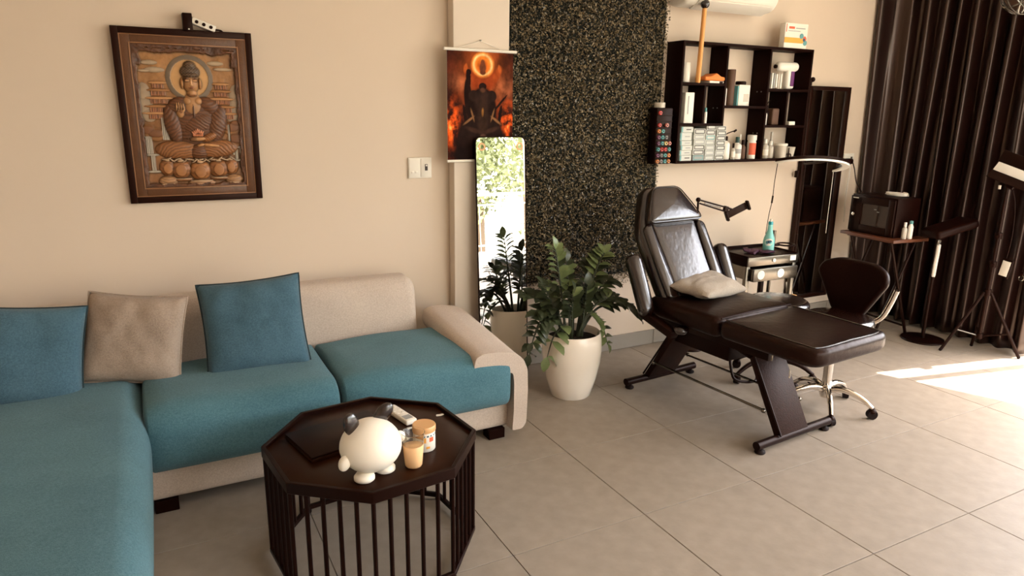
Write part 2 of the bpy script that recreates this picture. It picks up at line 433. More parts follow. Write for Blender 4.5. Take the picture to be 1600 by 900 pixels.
# ------------------------------------------------------------ sofa
def sofa():
    t = thing('corner_sofa', 'L-shaped teal and beige fabric corner sofa with chaise along the back wall', 'sofa', (0, 0, 0))
    b = softbox(1.64, .70, .15, .03, (.69, 3.115, .125)); obj('base', b, M['beige'], t, 60)
    b = softbox(1.16, 2.18, .15, .03, (-.70, 2.37, .125)); obj('base', b, M['beige'], t, 60)
    def seat(x, y, z, p):
        k = (1-min(1, abs(x))**4)
        if z > 0: p.z += .014*(1-x*x)*(1-y*y) + .003*math.sin(5*x+3*y)
        if y < -.5: p.y -= .018*k*(1-z*z)
        n_ = noise.noise(p*5); p.z += .006*n_ if z > 0 else 0
        return p
    obj('seat_cushion', softbox(.742, .60, .275, (.022, .10, .09), (.272, 3.0, .31), 5, 10, seat), M['teal'], t, 60)
    def seat2(x, y, z, p):
        p = seat(x, y, z, p)
        return p
    obj('seat_cushion', softbox(.804, .60, .275, (.020, .075, .075), (1.043, 3.0, .31), 5, 10, seat2), M['teal'], t, 60)
    def ch(x, y, z, p):
        if z > 0: p.z += .02*(1-x*x)*(1-y*y) + .008*noise.noise(p*3)
        if x > .5: p.x += .012*math.sin(2.2*y+.8)*(1-z*z) + .012*(1-z*z)
        return p
    obj('chaise_cushion', softbox(1.14, 2.06, .285, (.07, .09, .09), (-.672, 2.32, .305), 5, 14, ch), M['teal'], t, 60)
    def bk(x, y, z, p):
        p.y += .06*(z+1)*.5 + (-.012*(1-x**4) if y < 0 else 0)
        if x > .6: p.z -= .012*(x-.6)
        return p
    obj('backrest', softbox(2.56, .18, .56, (.06, .06, .09), (-.075, 3.36, .43), 5, 10, bk), M['beige'], t, 60)
    # right arm: upright side band and a thick pad folded over the seat
    prof = [(1.445, .052), (1.50, .052), (1.522, .08), (1.528, .25), (1.524, .36), (1.50, .415), (1.45, .452), (1.36, .470), (1.285, .470), (1.250, .455), (1.240, .41), (1.252, .368), (1.32, .362), (1.40, .362), (1.445, .352), (1.452, .30), (1.452, .15)]
    prof = round_outline(prof, .012, 2)
    ys = [2.700, 2.706, 2.72, 2.76, 2.85, 2.95, 3.05, 3.15, 3.25, 3.33, 3.36, 3.37]
    b = BM(); rings = []
    cx = sum(p.x for p in prof)/len(prof); cz = sum(p.y for p in prof)/len(prof)
    for i, y in enumerate(ys):
        e = min(i, len(ys)-1-i); s = (.965, .985, .998, 1)[min(e, 3)]
        lift = .055*max(0, (y-2.75)/.6)
        rings.append([b.verts.new((p.x+(cx-p.x)*(1-s)*.5, y, p.y+(cz-p.y)*(1-s)*.5+(lift if p.y > .34 else 0))) for p in prof])
    for a, c in zip(rings, rings[1:]):
        for k in range(len(prof)): b.faces.new((a[k], a[(k+1) % len(prof)], c[(k+1) % len(prof)], c[k]))
    b.faces.new(rings[0]); b.faces.new(list(reversed(rings[-1])))
    obj('armrest', b, M['beige'], t, 60)
    for x, y in ((1.39, 2.79), (-.05, 2.80), (1.39, 3.36), (-.2, 1.36), (-1.2, 1.36)):
        obj('foot', boxb((x, y, .026), (.085, .07, .052)), M['black_wood'], t, 0)
    return t
sofa()

def pillow(name, label, w, h, t, loc, rot, m, pm, group=None, seed=0):
    root = thing(name, label, 'cushion', loc, group=group, rot=rot)
    n = 26; b = BM(); grid = {}
    for s in (1, -1):
        for i in range(n+1):
            for j in range(n+1):
                u, v = 2*i/n-1, 2*j/n-1
                if s == -1 and (abs(u) == 1 or abs(v) == 1): grid[s, i, j] = grid[1, i, j]; continue
                pin = 1-.055*(1-v*v)*abs(u)**3, 1-.055*(1-u*u)*abs(v)**3
                z = s*t/2*((1-u**4)*(1-v**4))**.5*(1-.25*(u*u+v*v)/2)
                z += s*.006*noise.noise(V(u*1.6+seed, v*1.6, s))*(1-u**4)*(1-v**4)
                z += s*.004*math.sin(9*u*v+seed+3*u)*(1-u**6)*(1-v**6) + .005*noise.noise(V(u*5+seed*2, v*5, s*2))*(1-u**8)*(1-v**8)
                grid[s, i, j] = b.verts.new((u*w/2*pin[0], v*h/2*pin[1], z + .012*u*v))
    for s in (1, -1):
        for i in range(n):
            for j in range(n):
                b.faces.new((grid[s, i, j], grid[s, i+1, j], grid[s, i+1, j+1], grid[s, i, j+1]))
    edge = [(i, 0) for i in range(n)]+[(n, j) for j in range(n)]+[(n-i, n) for i in range(n)]+[(0, n-j) for j in range(n)]
    ep = [grid[1, i, j].co.copy() for i, j in edge]
    obj('cover', b, m, root, 80)
    if pm: obj('piping', tubeb(ep, .0042, 6, closed=True), pm, root)
    return root
pillow('throw_pillow', 'teal square pillow leaning on the sofa back, nearest the middle of the sofa', .43, .42, .15, (.368, 3.105, .615), (math.radians(66), math.radians(-2), math.radians(-3)), M['teal_dark'], M['piping_dark'], 'pillows on the corner sofa', 1)
pillow('throw_pillow', 'grey-beige pillow between the two teal pillows on the sofa', .385, .375, .14, (-.103, 3.150, .607), (math.radians(70), math.radians(6), math.radians(-16)), M['greybeige'], M['greybeige'], 'pillows on the corner sofa', 4)
pillow('throw_pillow', 'teal pillow at the left edge of the photo, left of the grey-beige pillow', .46, .40, .15, (-.505, 3.112, .602), (math.radians(68), math.radians(8), math.radians(2)), M['teal_dark'], M['piping_dark'], 'pillows on the corner sofa', 9)
tag(obj('charging_cable', tubeb(smooth_path([(-.86, 2.98, .458), (-.70, 2.985, .459), (-.62, 2.99, .459), (-.60, 3.0, .459), (-.585, 3.02, .460), (-.60, 3.04, .461)]), .004), M['white_plastic']), 'thin white cable lying on the chaise in front of the left teal pillow', 'cable')

# ------------------------------------------------------------ coffee table and what stands on it
TC = (.617, 2.205); TR = .368
def octa(R, off=29): return [(R*math.cos(math.radians(off+45*k)), R*math.sin(math.radians(off+45*k))) for k in range(8)]
def coffee_table():
    t = thing('coffee_table', 'black octagonal coffee table with a barred cage base in front of the sofa', 'table', (*TC, 0))
    top = puff(octa(TR-.008), .018, .002, bm=BM(), mtx=Matrix.Translation((0, 0, .393)), seg=2)
    obj('tabletop', top, M['table_top'], t, 30)
    def ring(R, w, z0, z1):
        b = BM(); o, i = octa(R), octa(R-w)
        q = [[b.verts.new((*p, z)) for p in pts] for pts, z in ((o, z0), (o, z1), (i, z1), (i, z0))]
        for a, c in zip(q, q[1:]+q[:1]):
            for k in range(8): b.faces.new((a[k], a[(k+1) % 8], c[(k+1) % 8], c[k]))
        bmesh.ops.recalc_face_normals(b, faces=b.faces)
        bmesh.ops.bevel(b, geom=list(b.edges), offset=.002, segments=1, affect='EDGES')
        return b
    obj('rim', ring(TR+.004, .016, .385, .424), M['black_metal'], t, 30)
    obj('lower_ring', ring(TR+.002, .018, .012, .030), M['black_metal'], t, 30)
    P = octa(TR-.007); me = None
    for k in range(8):
        a, c = Vector(P[k]), Vector(P[(k+1) % 8])
        for j in range(5):
            p = a.lerp(c, j/5)
            if me is None:
                o = obj('bar', cylb((0, 0, .028), (0, 0, .388), .0075, n=8), M['black_metal'], t, 40); me = o.data
            else:
                o = bpy.data.objects.new('bar', me); COL.objects.link(o); o.parent = t
            o.location = (*p, 0)
    for k in range(0, 8, 2): obj('foot', cylb((*P[k], 0), (*P[k], .014), .011, n=10), M['rubber'], t)
coffee_table()
ZT = .4112
t = thing('laptop', 'closed black laptop lying on the left side of the coffee table', 'laptop', (.530, 2.278, ZT), math.radians(12))
obj('base', boxb((0, 0, .007), (.325, .225, .013), bev=.004), M['table_top'], t)
obj('lid', boxb((0, 0, .0175), (.325, .225, .007), bev=.003), M['plastic'], t)
# round panda figurine seen from behind
t = thing('panda_figurine', 'round cream panda figurine with glossy black ears, back turned, on the coffee table', 'figurine', (.552, 1.985, ZT), math.radians(8))
def bodyfn(v): return v
b = BM(); r = bmesh.ops.create_uvsphere(b, u_segments=40, v_segments=28, radius=1)
for v in b.verts:
    x, y, z = v.co; w = 1+.05*(1-z*z)
    v.co = V(x*.094*w, y*.090*w, .100+z*.088*(1 if z > 0 else .96))
obj('body', b, M['panda'], t, 180)
for s, x, y in ((1, -.036, -.024), (1, .044, -.006)):
    obj('foot', latheb([(0, 0), (.027, 0), (.033, .005), (.033, .014), (.026, .024), (0, .028)], 20, (x, y, 0)), M['panda'], t, 180)
obj('arm', sphb((-.098, -.022, .076), (.019, .018, .026), 18, (0, .35, 0)), M['panda'], t, 180)
obj('arm', sphb((.098, -.006, .105), (.020, .016, .020), 18), M['panda'], t, 180)
obj('ear', sphb((-.062, .0, .188), (.028, .013, .040), 20, (0, -.25, .25)), M['leather'], t, 180)
obj('ear', sphb((.052, .012, .192), (.026, .013, .040), 20, (0, .75, -.2)), M['leather'], t, 180)
# plastic cup
t = thing('plastic_cup', 'clear plastic cup half filled with a peach drink beside the panda figurine', 'cup', (.690, 1.975, ZT))
obj('cup', latheb([(0, .001), (.025, .001), (.0275, .004), (.0375, .118), (.039, .120), (.0375, .121), (.0362, .117), (.0262, .0045), (0, .0035)], 28), M['glass'], t, 60)
obj('drink', latheb([(0, .0005), (.0252, .0005), (.0285, .006), (.0345, .078), (.0338, .079), (0, .079)], 28), M['drink'], t, 60)
t = thing('jar', 'white labelled jar with a peach lid behind the plastic cup', 'jar', (.765, 2.075, ZT))
obj('body', latheb([(0, 0), (.036, 0), (.0385, .003), (.0385, .066), (.036, .070), (0, .070)], 32), M['white_plastic'], t, 40)
obj('lid', latheb([(0, .0695), (.0395, .0695), (.0405, .072), (.0405, .088), (.0385, .091), (0, .091)], 32), M['gold_lid'], t, 40)
def arc_label(z0, z1, a0, a1, R, n=8):
    b = BM(); q = [[b.verts.new((R*math.cos(a0+(a1-a0)*k/n), R*math.sin(a0+(a1-a0)*k/n), z)) for k in range(n+1)] for z in (z0, z1)]
    for k in range(n): b.faces.new((q[0][k], q[0][k+1], q[1][k+1], q[1][k]))
    return b
obj('label_band', arc_label(.056, .062, -2.6, .1, .0388), M['navy_print'], t)
obj('label_picture', arc_label(.036, .055, -2.3, -1.75, .0388), M['orange_print'], t)
obj('label_picture', arc_label(.038, .054, -1.45, -1.0, .0388), M['red_print'], t)
obj('label_picture', arc_label(.014, .022, -1.75, -1.4, .0388), M['orange_print'], t)
t = thing('remote_control', 'white air conditioner remote with a small grey screen on the coffee table', 'remote', (.772, 2.347, ZT), math.radians(12))
obj('body', boxb((0, 0, .010), (.047, .165, .020), bev=.006, seg=3), M['white_plastic'], t)
obj('screen', boxb((0, -.050, .0202), (.032, .034, .001), bev=0), M['lightgrey'], t)
b = BM()
for i in range(3):
    for j in range(2): box(b, (-.010+.02*j, .055-.028*i, .0205), (.011, .008, .0015))
obj('buttons', b, M['white_card'], t)
b = BM(); pts = round_outline([(-.017, -.006), (.0, -.009), (.018, -.004), (.014, .006), (.002, .004), (-.012, .008)], .004, 3)
tag(obj('paper_scrap', puff(pts, .003, .001, bm=b, mtx=Matrix.Translation((.912, 2.298, ZT)), seg=1), M['white_card']), 'torn white paper scrap near the far right corner of the coffee table', 'paper')

# ------------------------------------------------------------ relief picture
def relief_picture():
    W, H = .567, .758
    t = thing('relief_picture', 'framed carved wooden relief of a seated Buddha on the wall above the sofa', 'picture', (.2225, WY, 1.4955), rot=(math.radians(1.0), 0, 0))
    b = BM()
    def frame(b, w, h, wd, y0, y1, bev=.002):
        for x in (-1, 1): box(b, (x*(w/2-wd/2), (y0+y1)/2, 0), (wd, abs(y1-y0), h), bev=bev)
        for z in (-1, 1): box(b, (0, (y0+y1)/2, z*(h/2-wd/2)), (w-2*wd, abs(y1-y0), wd), bev=bev)
        return b
    obj('frame', frame(b, W, H, .028, -.030, -.002), M['dark_frame'], t, 30)
    obj('carved_border', frame(BM(), W-.056, H-.056, .042, -.024, -.004), M['frame_brown'], t, 30)
    obj('border_line', frame(BM(), W-.056, H-.056, .004, -.0265, -.0045, .001), M['frame_line'], t, 30)
    obj('border_line', frame(BM(), W-.124, H-.124, .005, -.0275, -.0045, .001), M['frame_line'], t, 30)
    w, h = W-.140, H-.140
    nx, nz = 200, 288
    X, Z = np.meshgrid(np.linspace(-w/2, w/2, nx), np.linspace(-h/2, h/2, nz))
    hs = np.zeros_like(X); C = np.zeros(X.shape+(3,))
    def nz_(sx, sz, o): return np.array([[noise.fractal(V(x*sx+o, z*sz, o), .8, 2.2, 4) for x in X[0]] for z in Z[:, 0]])
    n1 = nz_(14, 14, 0); n2 = nz_(30, 60, 5)
    C[:] = np.array([.27, .125, .042]); C *= (1+.25*n1)[..., None]
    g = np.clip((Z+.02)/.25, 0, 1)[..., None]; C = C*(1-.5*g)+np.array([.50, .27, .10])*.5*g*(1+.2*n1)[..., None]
    hs += .0015*n1
    def ell(x, z, rx, rz, hh, col, rot=0, groove=0, gf=60, lo=.72, base=0, pw=.5):
        nonlocal hs, C
        c, s = math.cos(rot), math.sin(rot); dx, dz = X-x, Z-z
        u, v = (dx*c+dz*s)/rx, (-dx*s+dz*c)/rz; q = 1-u*u-v*v; m = q > 0
        hh_ = base+hh*np.sqrt(np.clip(q, 0, 1))
        gr = np.sin((np.sqrt(u*u+v*v*.6+.01)*gf)) if groove else 0
        hh_ = hh_+groove*gr*np.clip(q, 0, 1)
        m &= hh_ > hs-.0006
        hs = np.where(m, hh_, hs)
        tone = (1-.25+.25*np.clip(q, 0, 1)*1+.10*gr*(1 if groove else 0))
        C = np.where(m[..., None], np.array(col)*tone[..., None]*(1+.12*n2)[..., None], C)
    def bar(x0, x1, z0, z1, hh, col):
        nonlocal hs, C
        m = (X > x0) & (X < x1) & (Z > z0) & (Z < z1)
        hs = np.where(m, hh+.0012*np.sin(X*900), hs); C = np.where(m[..., None], np.array(col)*(1+.25*np.sin(X*700+n1*3))[..., None], C)
    dk, md, lt, tan_, gry, wtr = (.07, .028, .011), (.19, .078, .028), (.33, .16, .06), (.44, .235, .10), (.21, .16, .11), (.36, .33, .27)
    # clouds and mist
    for x, z, rx, rz in ((-.15, .235, .035, .010), (-.13, .205, .04, .012), (-.17, .20, .03, .006), (.12, .24, .035, .010), (.15, .215, .04, .007)): ell(x, z, rx, rz, .003, (.42, .33, .22))
    for x, z, rx, rz in ((-.185, .10, .03, .05), (-.19, .05, .04, .04), (-.17, .01, .03, .03), (.20, .10, .03, .05), (.195, .04, .03, .05), (.18, -.0, .03, .02)): ell(x, z, rx, rz, .0025, (.40, .31, .21))
    # pagoda roofs on both sides
    for sx in (-1, 1):
        for k, z in enumerate((.150, .118, .084, .048, .018)):
            xc = sx*(.125 if sx < 0 else .135); ww = .038+.010*k
            bar(xc-ww*.6, xc+ww*.6, z-.024, z-.004, .004, (.30, .12, .045))
            for j in range(4): bar(xc-ww*.5+j*ww*.32, xc-ww*.5+j*ww*.32+.005, z-.022, z-.006, .0030, md)
            ell(xc, z, ww, .0065, .006, lt if k % 2 else tan_)
    for x, z, rx, rz in ((-.185, -.06, .035, .03), (-.15, -.075, .04, .03), (.17, -.05, .04, .03), (.185, -.10, .04, .035), (.19, -.03, .03, .02)): ell(x, z, rx, rz, .006, lt); ell(x, z+.006, rx*.8, rz*.6, .002, md, base=.006)
    for x0, x1, z0, z1 in ((-.125, -.098, -.10, .0), (-.195, -.17, -.16, -.085), (-.182, -.165, -.235, -.165), (.150, .162, -.12, -.03), (.175, .188, -.19, -.135), (.197, .207, -.19, -.135), (.165, .173, -.17, -.13)): bar(x0, x1, z0, z1, .0035, wtr)
    for x, z, rx in ((-.18, -.085, .03), (-.175, -.165, .03), (-.17, -.24, .035), (.19, -.135, .035), (.18, -.195, .04)): ell(x, z, rx, .006, .004, wtr)
    # halo
    ell(.008, .172, .098, .101, .0045, gry, pw=1); hs = np.where(((X-.008)/.078)**2+((Z-.172)/.081)**2 < 1, .001, hs)
    m = ((X-.008)/.078)**2+((Z-.172)/.081)**2 < 1; C = np.where(m[..., None], np.array((.60, .36, .15))*(1+.15*n1)[..., None], C)
    # body: robe folds are arcs about a far point (gx, gz)
    def fold(x, z, rx, rz, hh, col, rot=0, amp=.0011, per=.011, g=(0, 0), base=0):
        nonlocal hs, C
        c, s_ = math.cos(rot), math.sin(rot); dx, dz = X-x, Z-z
        u, v = (dx*c+dz*s_)/rx, (-dx*s_+dz*c)/rz; q = np.clip(1-u*u-v*v, 0, 1)
        w_ = .5+.5*np.sin(np.hypot(X-g[0], Z-g[1])*2*PI/(per*1.25)+4.5*n1); w_ = w_**.7
        h2 = base+hh*np.sqrt(q)+amp*.7*(w_-.5)*np.minimum(1, 3*q); m = (q > 0) & (h2 > hs-.0006)
        hs = np.where(m, h2, hs); tone = (.78+.34*w_)*(.70+.30*np.sqrt(q))
        C = np.where(m[..., None], np.array(col)*tone[..., None]*(1+.12*n2)[..., None], C)
    rb, rl = (.135, .052, .018), (.27, .115, .040)
    fold(.015, -.02, .098, .120, .012, rb, 0, .0012, .013, (.015, .22))
    fold(-.078, -.030, .036, .090, .0145, rb, .18, .0014, .012, (-.20, .10)); fold(.106, -.030, .040, .090, .0145, rb, -.25, .0014, .012, (.25, .12))
    fold(-.050, .052, .050, .036, .0125, rb, .55, .0012, .012, (-.02, .16)); fold(.076, .052, .052, .036, .0125, rb, -.55, .0012, .012, (.05, .16))
    ell(.012, .055, .040, .058, .0145, tan_); ell(-.008, .072, .021, .019, .0160, tan_); ell(.033, .072, .021, .019, .0160, tan_); ell(.012, .03, .003, .03, .001, dk, base=.0150)
    fold(.026, -.028, .080, .048, .0158, rb, .50, .0016, .010, (.16, .16))
    ell(.012, .108, .021, .026, .0165, tan_); ell(.012, .098, .020, .003, .001, md, base=.0170)
    for sx in (-1, 1): ell(.012+sx*.037, .150, .0065, .024, .015, tan_)
    ell(.012, .200, .042, .030, .0155, (.105, .065, .036)); ell(.012, .226, .026, .022, .0170, (.105, .065, .036))
    ell(.012, .152, .034, .045, .0215, tan_); ell(.012, .186, .036, .014, .0215, (.105, .065, .036))
    knob = (C[..., 0] > .06) & (np.abs(C[..., 0]-.1) < .05) & (Z > .178) & (np.abs(X-.012) < .05)
    kn = np.sin(X*520)*np.sin(Z*560); hs = hs+np.where(knob, .0009*kn, 0); C = C*np.where(knob, 1+.35*kn, 1)[..., None]
    sk, sh = (.50, .28, .125), (.17, .070, .026)
    for sx in (-1, 1):
        ell(.012+sx*.0155, .1635, .0115, .0062, .0012, sh, base=.0195); ell(.012+sx*.0155, .1618, .0105, .0044, .0016, sk, base=.0198); ell(.012+sx*.0155, .1585, .0105, .0012, .0006, (.06, .022, .01), base=.0212)
        ell(.012+sx*.0165, .1725, .0130, .0015, .0012, (.09, .036, .015), sx*-.12, base=.0205); pass
    ell(.012, .1535, .0042, .0150, .0030, sk, base=.0208); ell(.012, .1435, .0080, .0036, .0028, sk, base=.0208)
    ell(.012, .1325, .0110, .0026, .0016, (.25, .085, .035), base=.0202); ell(.012, .1290, .0085, .0022, .0016, (.30, .11, .05), base=.0200); ell(.012, .1308, .0100, .0006, .0004, (.06, .02, .01), base=.0218)
    ell(.012, .177, .0026, .0026, .0016, sh, base=.0216)
    # hands, legs, small lotus
    ell(-.043, .022, .0185, .026, .0185, tan_)
    for k in range(4): ell(-.0565+.0095*k, .050-.002*abs(k-1), .0046, .022, .0195, sk, .06*(k-1.5))
    for k in range(3): ell(-.0518+.0095*k, .046, .0009, .020, .0004, (.10, .04, .016), .06*(k-1), base=.0182)
    ell(-.030, .030, .0055, .013, .021, sk, -.6); ell(-.041, .027, .0062, .0070, .001, md, base=.0185)
    fold(-.062, -.145, .100, .042, .0165, rl, -.05, .0018, .0105, (-.02, -.24)); fold(.096, -.140, .096, .040, .0165, rl, .08, .0018, .0105, (.05, -.24))
    fold(.018, -.152, .046, .036, .0180, rb, 0, .0018, .009, (.018, .3)); ell(.074, -.124, .050, .0105, .0205, tan_, -.10); ell(.030, -.122, .020, .009, .0205, tan_, .2)
    fold(.070, -.086, .042, .020, .0185, rl, .45, .0016, .008, (.14, -.02)); ell(.022, -.094, .044, .0125, .0205, tan_, .06)
    for k in range(3): ell(-.006+.004*k, -.092-.004*k, .022, .0011, .0004, (.12, .05, .02), .06, base=.0208)
    for k in range(7): ell(.020+(k-3)*.0062, -.069+.0035*(3-abs(k-3)), .0052, .0135, .0225, (.62, .27, .15), (k-3)*-.2)
    for k in range(6): ell(.020+(k-2.5)*.0072, -.078, .0052, .008, .0235, (.55, .22, .11), (k-2.5)*-.2)
    # lotus pedestal: cloth hem, two rows of petals
    for k in range(22): ell(-.125+.0135*k, -.186+.004*math.sin(k*1.9)-.006*(1-abs(k-10.5)/10.5), .016, .0036, .0165, (.44, .33, .22), .6*math.sin(k*2.3))
    def petal(x, z, rx, rz, hh, col):
        fold(x, z, rx, rz, hh, col, 0, .0010, rx*.42, (x, z+rz*2.2)); ell(x, z-rz*.12, rx*.52, rz*.62, hh*.12, (.38, .17, .058), base=hh*.97); ell(x, z+rz*.86, rx*.30, rz*.13, hh*.2, (.42, .28, .16), base=hh*.75)
    for x in (-.118, .152): petal(x, -.222, .034, .038, .0135, rl)
    for x in (-.064, .098): petal(x, -.230, .044, .043, .0165, rl)
    petal(.018, -.238, .046, .046, .0185, (.34, .15, .052))
    for x, z, rx in ((-.060, -.279, .042), (.100, -.277, .042)): ell(x, z, rx, .0085, .012, (.19, .085, .035)); ell(x, z+.004, rx*.95, .0030, .013, (.48, .36, .24))
    for x in (-.120, .162): fold(x, -.283, .040, .023, .0125, (.34, .19, .09), 0, .0012, .012, (x, -.22)); ell(x, -.298, .036, .0045, .0145, (.48, .34, .22))
    fold(.020, -.296, .058, .018, .0135, (.36, .20, .10), 0, .0012, .010, (.02, -.2)); ell(.020, -.286, .050, .004, .0150, (.46, .33, .21))
    # rocky dark edge
    d = np.minimum(np.minimum(X+w/2, w/2-X), np.minimum(Z+h/2, h/2-Z)); rock = d+.010*n1 < .013+.018*(np.abs(Z-.26) < .035)*np.clip(1.2-np.abs(np.abs(X)-.10)*6, .2, 1)
    hs = np.where(rock, .012+.004*n1, hs); C = np.where(rock[..., None], np.array(dk)*(1.3+.7*n1)[..., None], C)
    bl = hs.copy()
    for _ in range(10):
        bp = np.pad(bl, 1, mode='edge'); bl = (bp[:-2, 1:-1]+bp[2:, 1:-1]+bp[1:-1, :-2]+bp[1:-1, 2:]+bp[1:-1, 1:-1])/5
    C = C*np.clip(1+(hs-bl)*260, .45, 1.35)[..., None]*np.array([.95, .86, .80])  # cavity shading painted in: recesses darkened, raised edges lightened
    hs = hs*1.25
    verts = np.stack([X, -.010-hs, Z], -1).reshape(-1, 3)
    idx = np.arange(nx*nz).reshape(nz, nx)
    F = np.stack([idx[:-1, :-1], idx[:-1, 1:], idx[1:, 1:], idx[1:, :-1]], -1).reshape(-1, 4)
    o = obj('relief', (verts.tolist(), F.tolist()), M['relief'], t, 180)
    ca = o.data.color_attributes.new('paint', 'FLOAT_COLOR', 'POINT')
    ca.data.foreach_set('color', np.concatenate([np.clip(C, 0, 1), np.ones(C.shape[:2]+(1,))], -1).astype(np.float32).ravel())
    obj('backing', boxb((0, -.004, 0), (W-.05, .006, H-.05), bev=0), M['dark_frame'], t)
relief_picture()
t = thing('picture_lamp', 'small black clip-on box on top of the relief picture frame', 'lamp', (.243, WY-.028, 1.905))
obj('housing', boxb((0, 0, 0), (.040, .050, .075), bev=.004), M['plastic'], t)
obj('indicator', boxb((.003, -.026, -.030), (.006, .003, .005), bev=0), M['white_plastic'], t)
t = thing('power_strip', 'white power strip lying tilted on top of the relief picture frame', 'power strip', (.308, WY-.030, 1.8975), rot=(0, math.radians(19), 0))
obj('body', boxb((0, 0, 0), (.100, .042, .028), bev=.004), M['white_plastic'], t)
for k in range(3): obj('socket', latheb([(0, 0), (.0075, 0), (.0075, .002), (0, .002)], 14, (-.03+.03*k, -.021, 0), Euler((PI/2, 0, 0)).to_matrix().to_4x4()), M['plastic'], t)
obj('cord', tubeb(smooth_path([(.048, 0, -.002), (.075, .0, .004), (.09, .004, -.010), (.088, .008, -.02)]), .004), M['plastic'], t)

# light switch plate left of the column
t = thing('switch_plate', 'white double wall plate with switches and a socket left of the column', 'switch', (1.325, WY, 1.241))
obj('plate', boxb((0, -.005, 0), (.132, .010, .110), bev=.003), M['white_plastic'], t)
obj('switch_panel', boxb((-.033, -.0105, 0), (.060, .004, .098), bev=.002), M['white_card'], t)
obj('socket_panel', boxb((.033, -.0105, 0), (.060, .004, .098), bev=.002), M['white_card'], t)
for k in (-1, 1): obj('switch_key', boxb((-.033+.011*k, -.0135, -.022), (.014, .004, .012), bev=.001), M['white_plastic'], t)
obj('socket_hole', boxb((.034, -.0135, .002), (.016, .003, .034), bev=.002), M['dark_print'], t)
obj('socket_hole', boxb((.034, -.0147, .012), (.010, .002, .008), bev=.001), M['white_plastic'], t)

